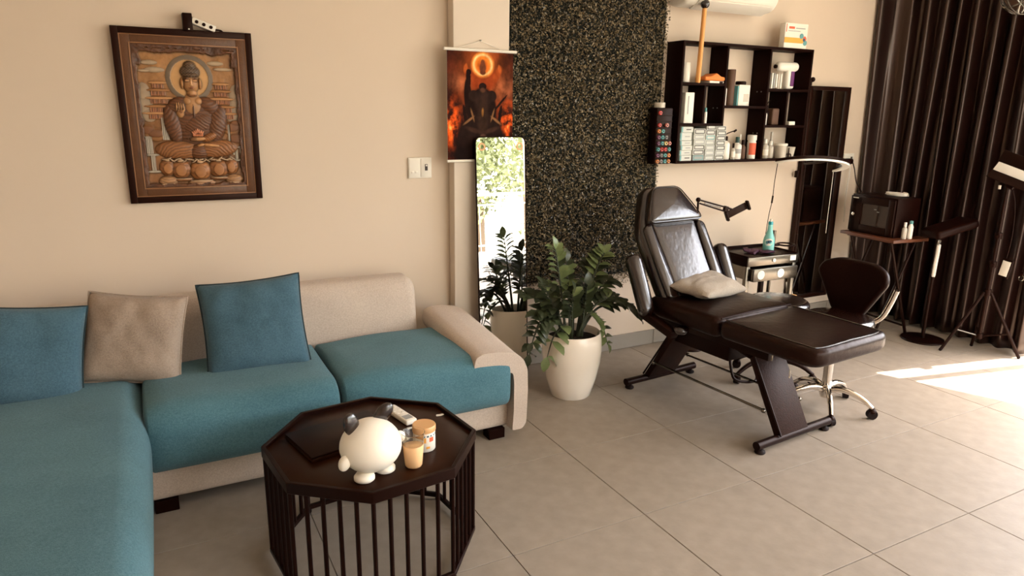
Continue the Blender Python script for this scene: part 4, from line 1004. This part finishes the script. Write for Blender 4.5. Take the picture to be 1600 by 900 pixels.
# ------------------------------------------------------------ curtain
def curtain():
    t = thing('curtain', 'floor length dark brown satin curtain drawn over the right opening', 'curtain', (5.075, 0, 0))
    y1, y0 = 3.575, 2.268; ny, nz = 420, 30
    rnd = random.Random(11); fy = [0]; 
    while fy[-1] < 1: fy.append(fy[-1]+rnd.uniform(.072, .112))
    def phase(s):
        for i in range(len(fy)-1):
            if fy[i] <= s <= fy[i+1]+1e-9: return i+(s-fy[i])/(fy[i+1]-fy[i])
        return 0
    amp = [rnd.uniform(.032, .052) for _ in range(30)]; lean = [rnd.uniform(-.012, .012) for _ in range(30)]
    b = BM(); R = []
    for j in range(nz+1):
        z = .018+(2.72-.018)*j/nz; row = []
        for i in range(ny+1):
            s = i/ny; p = phase(s); k = int(p)
            f = p-k; w = math.cos(2*PI*(f/.30*.5 if f < .30 else .5+(f-.30)/.70*.5))
            wob = .010*math.sin(z*2.1+k*1.7)+lean[k % 30]*(1-z/2.7)
            x = amp[k % 30]*w*(.85+.15*math.cos(z*1.3+k))+.004*math.sin(z*2+s*18)
            e_ = max(0, (s-.87)/.13); x -= (.10+.10*z/2.7)*e_*e_*(3-2*e_)
            row.append(b.verts.new((x, y0+(y1-y0)*s+wob*(1 if 0 < i < ny else 0)*math.sin(PI*s)**.3, z)))
        R.append(row)
    for a, c in zip(R, R[1:]):
        for i in range(ny): b.faces.new((a[i], a[i+1], c[i+1], c[i]))
    o = obj('drape', b, M['curtain'], t, 180)
    so = o.modifiers.new('thickness', 'SOLIDIFY'); so.thickness = .003
    obj('curtain_rail', cylb((0, 1.0, 2.74), (0, 3.57, 2.74), .014, n=10), M['black_metal'], t)
curtain()

# ------------------------------------------------------------ wall shelf
SX0, SX1, SZ0, SZ1, SF, SB = 2.985, 4.095, 1.235, 1.972, 3.432, 3.582
t = thing('wall_shelf', 'black open wall shelf with staggered compartments full of supplies', 'shelf')
TH = .016
def panel(name, x0, x1, z0, z1): return obj(name, boxb(((x0+x1)/2, (SF+SB)/2, (z0+z1)/2), (x1-x0, SB-SF, z1-z0), bev=.0015), M['black_wood'], t, 30)
panel('side_panel', SX0-TH, SX0, SZ0, SZ1); panel('side_panel', SX1, SX1+TH, SZ0, SZ1)
panel('top_board', SX0, SX1, SZ1-TH, SZ1); panel('bottom_board', SX0, SX1, SZ0, SZ0+TH)
D1, D2 = 3.344, 3.722
panel('divider', D1-TH, D1, 1.484, SZ1-TH); panel('divider', D2-TH, D2, SZ0+TH, SZ1-TH)
panel('shelf_board', SX0, D1-TH, 1.714, 1.730); panel('shelf_board', SX0, D1, 1.468, 1.484)
panel('shelf_board', D1, D2-TH, 1.580, 1.596); panel('shelf_board', D2, SX1, 1.694, 1.710); panel('shelf_board', D2, SX1, 1.458, 1.474)
panel('divider', 3.160, 3.160+TH, 1.484, 1.714); panel('divider', 3.895, 3.895+TH, 1.474, 1.694)
b = BM()
for x, z in ((D1-TH-.0005, 1.58), (D2-TH-.0005, 1.69), (D2-TH-.0005, 1.42)):
    for k in (-1, 1): cyl(b, (x-.001, 3.50+k*.018, z), (x+.001, 3.50+k*.018, z), .004, n=8)
obj('screw_caps', b, M['lightgrey'], t)
ZB = SZ0+TH+.0003
# stacked cartridge boxes
cols = [(3.052, .096, [.036, .030, .030, .030, .050, .036]), (3.160, .094, [.036, .032, .032, .034, .030, .036]), (3.253, .080, [.032]*7), (3.343, .080, [.031]*7)]
NAMES = ['leftmost', 'second from left', 'third from left', 'rightmost']
for c, (xc, w, hs) in enumerate(cols):
    z = ZB
    for r_, h in enumerate(hs):
        rnd = random.Random(c*17+r_); dx = rnd.uniform(-.003, .003); dy = rnd.uniform(0, .008)
        lev = ('%s from the bottom' % ORD[r_]) if r_ else 'bottom one'
        t = thing('cartridge_box', 'white cartridge box, %s in the %s stack' % (lev, NAMES[c]), 'box', (xc+dx, 3.500-dy, z), group='stacked cartridge boxes')
        obj('carton', boxb((0, 0, h/2-.0003), (w, .11, h-.001), bev=.0012, seg=1), M['lightgrey' if (c, r_) == (1, 0) else 'carton'], t, 0)
        if c == 0:
            obj('teal_end', boxb((-w/2+.007, -.0552, h/2), (.012, .001, h-.004), bev=0), M['teal_print'], t)
            obj('print', boxb((.012, -.0554, h*.5), (.040, .001, .006), bev=0), M['dark_print' if r_ in (0, 5) else 'lightgrey'], t)
        else:
            b = BM(); fw, fh = w*.80, h*.62
            for s in (-1, 1): box(b, (s*fw/2, -.0554, h/2), (.0055, .001, fh)); box(b, (0, -.0554, h/2+s*fh/2), (fw, .001, .0045))
            obj('print', b, M['dark_print' if rnd.random() < .6 else 'teal_print' if rnd.random() < .4 else 'lightgrey'], t)
        z += h
def bottle(label, x, y, z, r, h, m, cap='white_plastic', neck=.35, ch=.025, cat='bottle', band=None, name='bottle', sh=.8):
    t = thing(name, label, cat, (x, y, z))
    zs = h-ch
    obj('body', latheb([(0, 0), (r*.92, 0), (r, .004), (r, zs*sh), (r*.85, zs*(sh+.08)), (r*neck, zs*.96), (r*neck, zs), (0, zs)], 22), M[m], t, 50)
    obj('cap', latheb([(0, zs-.001), (r*neck*1.15, zs-.001), (r*neck*1.15, h-.003), (r*neck, h), (0, h)], 18), M[cap], t, 50)
    if band: obj('label', arc_label(zs*band[1], zs*band[2], -2.9, -.2, r+.0006), M[band[0]], t)
    return t
t = bottle('white pump bottle with black gooseneck nozzle right of the cartridge boxes', 3.432, 3.49, ZB, .032, .150, 'white_plastic', 'plastic', .4, .028)
obj('gooseneck', tubeb(smooth_path([(0, 0, .13), (.0, 0, .16), (.03, -.005, .175), (.065, -.01, .185)]), .0035, 6), M['plastic'], t)
obj('nozzle', cylb((.06, -.01, .180), (.078, -.01, .190), .007, n=8), M['plastic'], t)
t = bottle('white bottle with small black trigger just in front of the pump bottle', 3.480, 3.462, ZB, .014, .105, 'clear_plastic', 'plastic', .45, .03, band=('white_card', .2, .7))
bottle('white round shouldered bottle with a dark green cap on the shelf', 3.528, 3.478, ZB, .030, .145, 'white_plastic', 'green_cap', .38, .036, band=('lightgrey', .35, .62))
bottle('dark brown bottle right of the green capped bottle', 3.592, 3.490, ZB, .020, .125, 'brown_tube', 'plastic', .45, .03)
bottle('slim pale pump bottle behind the red labelled spray can', 3.603, 3.530, ZB, .018, .160, 'clear_plastic', 'white_plastic', .4, .035)
bottle('white spray can with a red printed band on the shelf', 3.660, 3.478, ZB, .029, .158, 'white_plastic', 'white_plastic', .93, .034, band=('red_print', .22, .85), sh=.88)
bottle('small yellowish bottle at the left end of the shelf\'s lower right cell', 3.752, 3.49, ZB, .016, .085, 'yellow', 'white_plastic', .5, .02)
bottle('milky bottle right of the small yellowish bottle', 3.802, 3.49, ZB, .024, .130, 'clear_plastic', 'white_plastic', .45, .03, band=('white_card', .2, .6))
bottle('second milky bottle, left of the tall pale spray bottle', 3.852, 3.49, ZB, .022, .115, 'clear_plastic', 'white_plastic', .5, .025)
bottle('tall pale spray bottle with tapered top behind the clear jar', 3.905, 3.535, ZB, .026, .175, 'clear_plastic', 'clear_plastic', .3, .04, sh=.55)
t = thing('glass_jar', 'clear glass jar with white lid in the lower right cell of the shelf', 'jar', (3.940, 3.475, ZB))
obj('body', latheb([(0, 0), (.036, 0), (.038, .004), (.038, .085), (.035, .085), (.035, .005), (0, .004)], 24), M['clear_plastic'], t)
obj('lid', latheb([(0, .085), (.043, .085), (.043, .097), (.040, .100), (0, .100)], 24), M['white_plastic'], t)
t = thing('glass_cup', 'clear flared cup beside the clear jar in the lower right cell', 'cup', (4.030, 3.475, ZB))
obj('cup', latheb([(0, 0), (.026, 0), (.036, .075), (.034, .075), (.024, .004), (0, .004)], 24), M['clear_plastic'], t)
t = thing('scissors', 'black handled scissors standing in front of the clear jar', 'scissors', (3.985, 3.444, ZB))
for s in (-1, 1): obj('handle', tubeb([V(s*.014, 0, .016)+V(p.x, 0, p.y) for p in torus_path((0, 0, 0), .0125, 18)], .0035, 6, closed=True), M['plastic'], t)
obj('blades', boxb((0, 0, .048), (.008, .004, .045), bev=.001), M['plastic'], t)
# upper compartments
tag(obj('paper_roll', latheb([(0, 0), (.030, 0), (.031, .002), (.031, .116), (.030, .118), (.012, .118), (.012, .10), (0, .10)], 24, (3.045, 3.49, 1.7303)), M['white_card']), 'white paper roll in the top left cell of the shelf', 'roll')
t = thing('tall_box', 'tall white box in the middle left cell of the shelf', 'box', (3.058, 3.485, 1.4843))
obj('carton', boxb((0, 0, .093), (.072, .085, .186)), M['white_card'], t)
obj('print', boxb((-.010, -.0432, .11), (.008, .001, .11), bev=0), M['lightgrey'], t)
t = thing('white_tube', 'slim white tube with teal cap in the middle left cell of the shelf', 'tube', (3.206, 3.455, 1.4843))
obj('body', latheb([(0, 0), (.011, 0), (.011, .07), (0, .07)], 14), M['white_plastic'], t)
obj('cap', latheb([(0, .07), (.008, .07), (.008, .095), (0, .097)], 14), M['teal_print'], t)
tag(obj('paper_stack', boxb((3.262, 3.485, 1.7303+.007), (.125, .095, .014), (0, 0, .05)), M['white_card']), 'flat white packet under the orange cloth', 'packet')
b = softbox(.165, .10, .024, .010, (0, 0, .012), 3, 10)
for v in b.verts: v.co.z += (.022*math.exp(-((v.co.x-.01)/.03)**2) if v.co.z > .012 else 0)+.002*noise.noise(v.co*40); v.co.z = max(v.co.z, 0)
xf(b, b.verts, Matrix.Translation((3.242, 3.478, 1.7450))); tag(obj('orange_cloth', b, M['orange'], None, 60), 'folded orange cloth at the foot of the orange stick', 'cloth')
tag(obj('dark_case', boxb((3.302, 3.452, 1.7303+.006), (.030, .03, .012)), M['plastic']), 'small dark case at the right of the white packet', 'case')
t = thing('orange_stick', 'orange wooden stick topped by a black ball, standing on the shelf front', 'stick', (3.112, 3.444, 1.7303), rot=(math.radians(6.5), math.radians(-4.5), 0))
obj('stick', cylb((0, 0, 0), (0, 0, .435), .0155, .0135, 14), M['orange_wood'], t)
obj('ball', sphb((0, 0, .452), .027, 20), M['leather'], t, 180)
tag(obj('brown_roll', latheb([(0, 0), (.029, 0), (.030, .003), (.030, .222), (.028, .225), (.018, .225), (.018, .20), (0, .20)], 24, (3.424, 3.485, 1.5963)), M['brown_tube']), 'dark brown roll standing left of the white and teal box', 'roll')
tag(obj('slim_tube', latheb([(0, 0), (.010, 0), (.010, .10), (.007, .108), (0, .108)], 14, (3.368, 3.465, 1.5963)), M['white_plastic']), 'slim white tube left of the dark brown roll', 'tube')
t = thing('white_teal_box', 'white box with teal edge in the middle cell of the shelf', 'box', (3.522, 3.490, 1.5963), rz=.08)
obj('carton', boxb((0, 0, .066), (.105, .075, .132)), M['white_card'], t)
obj('teal_edge', boxb((-.058, -.0, .062), (.012, .07, .124)), M['teal_print'], t)
obj('print', boxb((.018, -.038, .05), (.05, .001, .05), bev=0), M['clear_plastic'], t)
tag(obj('round_lid', latheb([(0, 0), (.034, 0), (.034, .018), (.030, .022), (0, .022)], 20, (3.522, 3.49, 1.7288)), M['plastic']), 'dark flat round lid lying on the white and teal box', 'tin')  # a dark lid resting on the carton
t = thing('mist_gun', 'white cordless mist gun with a purple strip in the top right cell', 'mist gun', (3.905, 3.475, 1.7103))
obj('barrel', softbox(.200, .062, .062, (.030, .030, .030), (0.008, 0, .146), 4, 4), M['white_plastic'], t, 60)
obj('nozzle', latheb([(0, 0), (.012, 0), (.013, .014), (.010, .016), (0, .016)], 18, (-.090, 0, .144), Matrix.Rotation(-PI/2, 4, 'Y')), M['plastic'], t)
obj('handle', softbox(.074, .052, .134, .020, (.036, 0, .067), 3, 4), M['white_plastic'], t, 60)
obj('grip_strip', softbox(.032, .008, .096, .004, (.042, -.027, .068), 2, 3), M['purple'], t, 60)
for k in range(5):
    x = 3.748+.0205*k
    tag(obj('booklet', boxb((x, 3.485, 1.7103+.0505), (.012, .10, .100-.006*(k % 3)), (0, 0, 0), .001), M['white_card' if k % 2 == 0 else 'clear_plastic' if k == 3 else 'lightgrey']), '%s booklet from the left, upright under the mist gun' % ORD[k], 'booklet', 'booklets in the top right cell')
bottle('slim bottle, white below with a black pump, in the right middle cell', 3.752, 3.475, 1.4743, .016, .115, 'white_plastic', 'plastic', .5, .03)
t = bottle('black spray bottle beside the slim white bottle, right middle cell', 3.788, 3.495, 1.4743, .015, .13, 'plastic', 'plastic', .5, .03)
obj('spout', tubeb(smooth_path([(0, 0, .128), (.004, 0, .145), (.022, -.004, .165)]), .003, 6), M['plastic'], t)
tag(obj('dark_bag', softbox(.065, .06, .110, .010, (3.842, 3.49, 1.4743+.055), 3, 4), M['brown_tube']), 'small dark brown packet in the right middle cell of the shelf', 'packet')
tag(obj('tiny_box', boxb((3.985, 3.462, 1.4743+.0125), (.058, .04, .025)), M['white_card']), 'tiny white box at the right of the right middle cell', 'box')
t = thing('clip_camera', 'small black clip device on the right side of the wall shelf', 'device', (4.114, 3.45, 1.762))
obj('clip', boxb((.010, 0, 0), (.018, .03, .045), bev=.004), M['plastic'], t)
obj('head', sphb((.022, -.012, .018), .017, 14), M['plastic'], t)
t = thing('supply_box', 'white box with an orange band standing on top of the wall shelf', 'box', (3.930, 3.462, SZ1+.0003), rz=math.radians(-2))
obj('carton', boxb((0, 0, .078), (.205, .045, .155), bev=.002), M['white_card'], t)
obj('orange_band', boxb((-.020, -.0233, .050), (.165, .001, .034), bev=0), M['orange_print'], t)
for (x, z, w, h_, m) in ((-.045, .128, .050, .014, 'red_print'), (.035, .126, .085, .006, 'lightgrey'), (-.02, .108, .11, .004, 'lightgrey')):
    obj('print', boxb((x, -.0234, z), (w, .001, h_), bev=0), M[m], t)
for x, z, r_, m in ((.050, .078, .018, 'teal_print'), (.078, .062, .017, 'red_print'), (.060, .052, .016, 'orange_print'), (.085, .038, .018, 'teal_print'), (.073, .056, .011, 'navy_print')):
    obj('picture', latheb([(0, 0), (r_, 0), (r_, .001), (0, .0012)], 18, (x, -.0233-.0003*(m == 'navy_print'), z), Matrix.Rotation(PI/2, 4, 'X')), M[m], t)
obj('red_mark', boxb((-.0915, -.0233, .125), (.006, .001, .05), bev=0), M['red_print'], t)

# black rack of ink bottles at the left of the shelf
t = thing('ink_rack', 'black wall rack holding rows of small ink bottles, left of the wall shelf', 'rack', (2.872, 3.448, 1.235))
obj('case', boxb((0, .036, .170), (.125, .062, .34), bev=.003), M['black_wood'], t, 30)
obj('front_plate', boxb((0, .002, .170), (.119, .006, .332), bev=.001), M['plastic'], t, 30)
for k in range(9): obj('rack_shelf', boxb((0, -.004, .018+.0365*k-.0145), (.117, .010, .003), bev=0), M['plastic'], t, 0)
tag(obj('tape_roll', latheb([(.018, 0), (.033, 0), (.034, .003), (.034, .028), (.033, .031), (.018, .031), (.018, 0)], 26, (2.856, 3.483, 1.5755)), M['clear_plastic']), 'beige tape roll lying on top of the ink rack', 'tape')
rows = ['orange grey teal orange', 'plum grey teal orange', 'teal red red teal', 'plum teal yellow pink', 'plum teal grey', 'orange teal', 'red black pink', '', 'red']
for r_, row in enumerate(rows):
    for c, k in enumerate(row.split()):
        if k == 'black': continue
        rr = 8-r_
        t = thing('ink_bottle', 'ink bottle with %s cap, %s in the %s rack row from the bottom' % (k, ORD[c], ORD[r_]), 'ink bottle', (2.872-.0435+.029*c, 3.444, 1.235+.0175+.0365*r_), group='ink bottles in the black rack')
        obj('cap', latheb([(0, 0), (.0125, 0), (.0125, .010), (.010, .013), (.0055, .013), (.0055, .011), (0, .011)], 14, (0, 0, 0), Matrix.Rotation(PI/2, 4, 'X')), INK[k], t, 40)
        obj('tip', sphb((0, -.011, 0), .0048, 8), M['dark_print'], t, 180)

# ------------------------------------------------------------ air conditioner
t = thing('air_conditioner', 'white split air conditioner on the wall above the wall shelf', 'air conditioner', (3.315, WY-.001, 2.165))
prof = round_outline([(0, .02), (-.06, .0), (-.16, .012), (-.205, .065), (-.21, .22), (-.17, .29), (0, .30)], .03, 5)
b = BM(); rs_ = []
for x, s in ((-.365, .93), (-.355, .985), (-.34, 1), (.34, 1), (.355, .985), (.365, .93)):
    rs_.append([b.verts.new((x, p.x*s, .15+(p.y-.15)*s)) for p in prof])
for a, c in zip(rs_, rs_[1:]):
    for k in range(len(prof)): b.faces.new((a[k], a[(k+1) % len(prof)], c[(k+1) % len(prof)], c[k]))
b.faces.new(rs_[0]); b.faces.new(rs_[-1])
obj('body', b, M['white_plastic'], t, 50)
fl_ = obj('flap', boxb((.02, -.150, .0135), (.60, .105, .008), (math.radians(-24), 0, 0), .003), M['white_card'], t)
obj('flap_line', boxb((.02, -.100, -.002), (.60, .004, .005), (0, 0, 0), 0), M['lightgrey'], t)
obj('intake_panel', boxb((.0, -.2085, .150), (.64, .006, .12), bev=.002), M['white_plastic'], t)

# ------------------------------------------------------------ corner desk and cabinet
t = thing('folding_desk', 'narrow folding desk with reddish brown top and crossed black legs in the corner', 'desk', (4.690, 3.130, 0), math.radians(-6))
obj('desktop', boxb((0, 0, .708), (.34, .46, .022), bev=.003), M['wood_desk'], t, 30)
for y in (-.17, .17):
    for s in (-1, 1):
        obj('leg', tubeb([(s*.13, y+.008*s, .697), (-s*.15, y+.008*s, .008)], .011, 8), M['black_metal'], t)
for x in (-.14, .14): obj('stretcher', cylb((x, -.18, .06), (x, .18, .06), .008, n=8), M['black_metal'], t)
obj('top_frame', boxb((0, 0, .692), (.28, .38, .012), bev=.002), M['black_metal'], t)
t = thing('mini_cabinet', 'black metal cabinet with tinted glass door and lock on the corner desk', 'cabinet', (4.690, 3.155, .7195), math.radians(-4))
W_, D_, H_ = .25, .37, .272          # faces -x
b = BM(); box(b, (.01, 0, H_/2), (W_-.02, D_, H_), bev=.003); obj('body', b, M['plastic'], t, 30)
dr = obj('door', frame_(BM(), D_-.01, H_-.02, .05, -.008, .008), M['black_metal'], t, 30, loc=(-W_/2+.008, 0, H_/2), rot=(0, 0, -PI/2))
obj('door_glass', boxb((0, .002, 0), (D_-.10, .006, H_-.11), bev=0), M['dark_glass'], dr, 0)
obj('door_stile', boxb((-.132, -.001, 0), (.095, .014, H_-.03), bev=.002), M['black_metal'], dr, 30)
obj('lock', latheb([(0, 0), (.012, 0), (.012, .008), (.009, .010), (0, .010)], 16, (-.142, -.010, -.005), Matrix.Rotation(PI/2, 4, 'X')), M['chrome'], dr)
obj('badge', boxb((-.140, -.009, .112), (.045, .002, .006), bev=0), M['white_card'], dr)
for x, z in ((.06, .045), (.085, .03)): obj('reflector_mark', boxb((x-.03, -.0075, z), (.02, .001, .006), bev=0), M['lightgrey'], dr)
pts = []
for k in range(60): a = k*.42; pts.append((4.715+.050*math.cos(a)*(1-.2*math.sin(k*.3)), 3.09+.075*math.sin(a+.2*math.cos(k*.21)), .9995+.00035*k))
tag(obj('coiled_cable', tubeb(pts, .0032, 6), M['white_plastic']), 'coiled white cable lying on top of the black cabinet', 'cable')
bottle('white bottle with green ring cap at the front corner of the desk', 4.628, 2.938, .7195, .017, .115, 'clear_plastic', 'white_plastic', .5, .03)
bottle('pale tube bottle with greenish cap, second one at the desk front corner', 4.672, 2.925, .7195, .017, .125, 'white_plastic', 'teal_print', .6, .02)

# ------------------------------------------------------------ arm rest stand
t = thing('armrest_stand', 'black padded tattoo armrest on a pole with round floor plate', 'stand', (4.810, 2.800, 0))
obj('floor_plate', latheb([(0, 0), (.138, 0), (.142, .005), (.138, .012), (.03, .016), (0, .016)], 36), M['black_metal'], t, 40)
obj('pole', cylb((0, 0, .014), (0, 0, .48), .013, n=12), M['black_metal'], t)
obj('inner_pole', cylb((0, 0, .46), (0, 0, .765), .009, n=12), M['steel'], t)
obj('collar', cylb((0, 0, .455), (0, 0, .49), .019, n=14), M['black_metal'], t)
obj('clamp_lever', cylb((0, 0, .47), (-.045, -.03, .475), .006, n=8), M['black_metal'], t)
A = Matrix.Translation((.0, .0, .765)) @ Matrix.Rotation(math.radians(-18), 4, 'Z') @ Matrix.Rotation(math.radians(-16), 4, 'Y')
b = softbox(.32, .18, .062, (.026, .026, .024), (.05, -.03, .032), 4, 6); xf(b, b.verts, A); obj('pad', b, M['leather_matt'], t, 60)
t = thing('paper_tag', 'rolled pale paper strip hanging on the pole of the armrest stand', 'paper', (4.778, 2.775, .0))
obj('strip', tubeb(smooth_path([(0, 0, .70), (.003, .002, .64), (-.004, 0, .56), (-.006, 0, .47)]), [.006]+[.013]*17+[.010], 8), M['white_card'], t)
obj('hook', tubeb([V(0.004, .004, .715)+V(p.x, 0, p.y) for p in torus_path((0, 0, 0), .014, 14)], .003, 6, closed=True), M['steel'], t)

# ------------------------------------------------------------ studio light on tripod
def studio_light():
    t = thing('studio_light', 'black barn door studio light on a tripod in front of the curtain', 'studio light', (4.885, 2.470, 0), math.radians(0))
    obj('pole', cylb((0, 0, .10), (0, 0, .62), .014, n=14), M['black_metal'], t)
    obj('upper_pole', cylb((0, 0, .60), (0, 0, 1.13), .010, n=14), M['black_metal'], t)
    for z in (.42, .61, .80): obj('collar', cylb((0, 0, z-.02), (0, 0, z+.02), .021, n=14), M['plastic'], t)
    for z in (.61, .80): obj('knob', cylb((-.018, -.01, z), (-.045, -.022, z), .010, n=10), M['plastic'], t)
    obj('hub', cylb((0, 0, .10), (0, 0, .135), .020, n=14), M['plastic'], t)
    for a in (148, 300, 42):
        c, s = math.cos(math.radians(a)), math.sin(math.radians(a)); R = .235 if a != 42 else .13
        lg = obj('leg', tubeb([(.02*c, .02*s, .42), (R*c, R*s, .008)], .010, 8), M['black_metal'], t)
        obj('leg_tip', sphb((R*c, R*s, .010), .011, 10), M['rubber'], lg)
        obj('brace', tubeb([(.015*c, .015*s, .118), (R*.66*c, R*.66*s, .155)], .006, 6), M['steel' if a == 148 else 'black_metal'], lg)
    # head: shallow box tipped over, white stripe between two dark flaps
    A = Matrix.Translation((.0, -.045, 1.215)) @ Matrix.Rotation(math.radians(17), 4, 'X') @ Matrix.Rotation(math.radians(24), 4, 'Y')
    def part(name, b, m): xf(b, b.verts, A); return obj(name, b, M[m], t, 30)
    part('head', boxb((.025, 0, 0), (.05, .29, .17), bev=.006), 'plastic')
    part('diffuser', boxb((-.003, 0, -.012), (.006, .27, .058), bev=.002), 'led')
    part('upper_flap', boxb((-.012, 0, .055), (.005, .285, .078), (0, math.radians(-14), 0), .001), 'black_metal')
    part('lower_flap', boxb((-.012, 0, -.070), (.005, .27, .062), (0, math.radians(22), 0), .001), 'black_metal')
    part('frame_edge', boxb((-.004, 0, .0945), (.006, .29, .005), bev=.001), 'steel')
    part('tilt_bracket', boxb((.04, 0, -.06), (.03, .05, .09), bev=.004), 'plastic')
    obj('tilt_knob', cylb((-.03, .03, 1.10), (-.03, .03, 1.125), .008, n=10), M['white_plastic'], t)
    obj('cord', tubeb(smooth_path([(.03, .0, 1.15), (.05, -.04, 1.0), (.045, -.06, .8), (.04, -.055, .66)]), .003, 6), M['plastic'], t)
    c = obj('controller', boxb((.04, -.06, .590), (.012, .066, .125), (math.radians(8), 0, 0), .003), M['plastic'], t)
    obj('controller_face', boxb((.0325, -.06, .590), (.003, .050, .100), (math.radians(8), 0, 0), .001), M['white_card'], c)
studio_light()
t = thing('curtain_clip', 'small dark clip pinned to the free edge of the curtain', 'clip', (5.015, 2.350, .53))
obj('clip', tubeb([V(p.x*.3, p.x, p.y) for p in torus_path((0, 0, 0), .018, 18)], .004, 6, closed=True), M['steel'], t)
obj('jaw', boxb((0.0, 0, .024), (.012, .02, .03), bev=.004), M['plastic'], t)
# pendant ball
t = thing('pendant_ball', 'woven wire pendant ball hanging at the top right corner of the view', 'pendant', (3.80, 2.005, 2.125))
b = BM()
for k in range(16):
    mt = Euler((random.uniform(0, PI), random.uniform(0, PI), random.uniform(0, PI))).to_matrix().to_4x4()
    tube(b, torus_path((0, 0, 0), .098, 30, mtx=mt), .0032, 5, closed=True)
o = obj('wire_ball', b, M['steel'], t); o['kind'] = 'stuff'
obj('inner_globe', sphb((0, 0, 0), .088, 24), M['brown_tube'], t, 180)
obj('cord', cylb((0, 0, .09), (0, 0, .76), .004, n=8), M['plastic'], t)
obj('ceiling_cup', latheb([(0, .775), (.05, .775), (.045, .745), (.01, .735), (0, .735)], 20), M['plastic'], t)
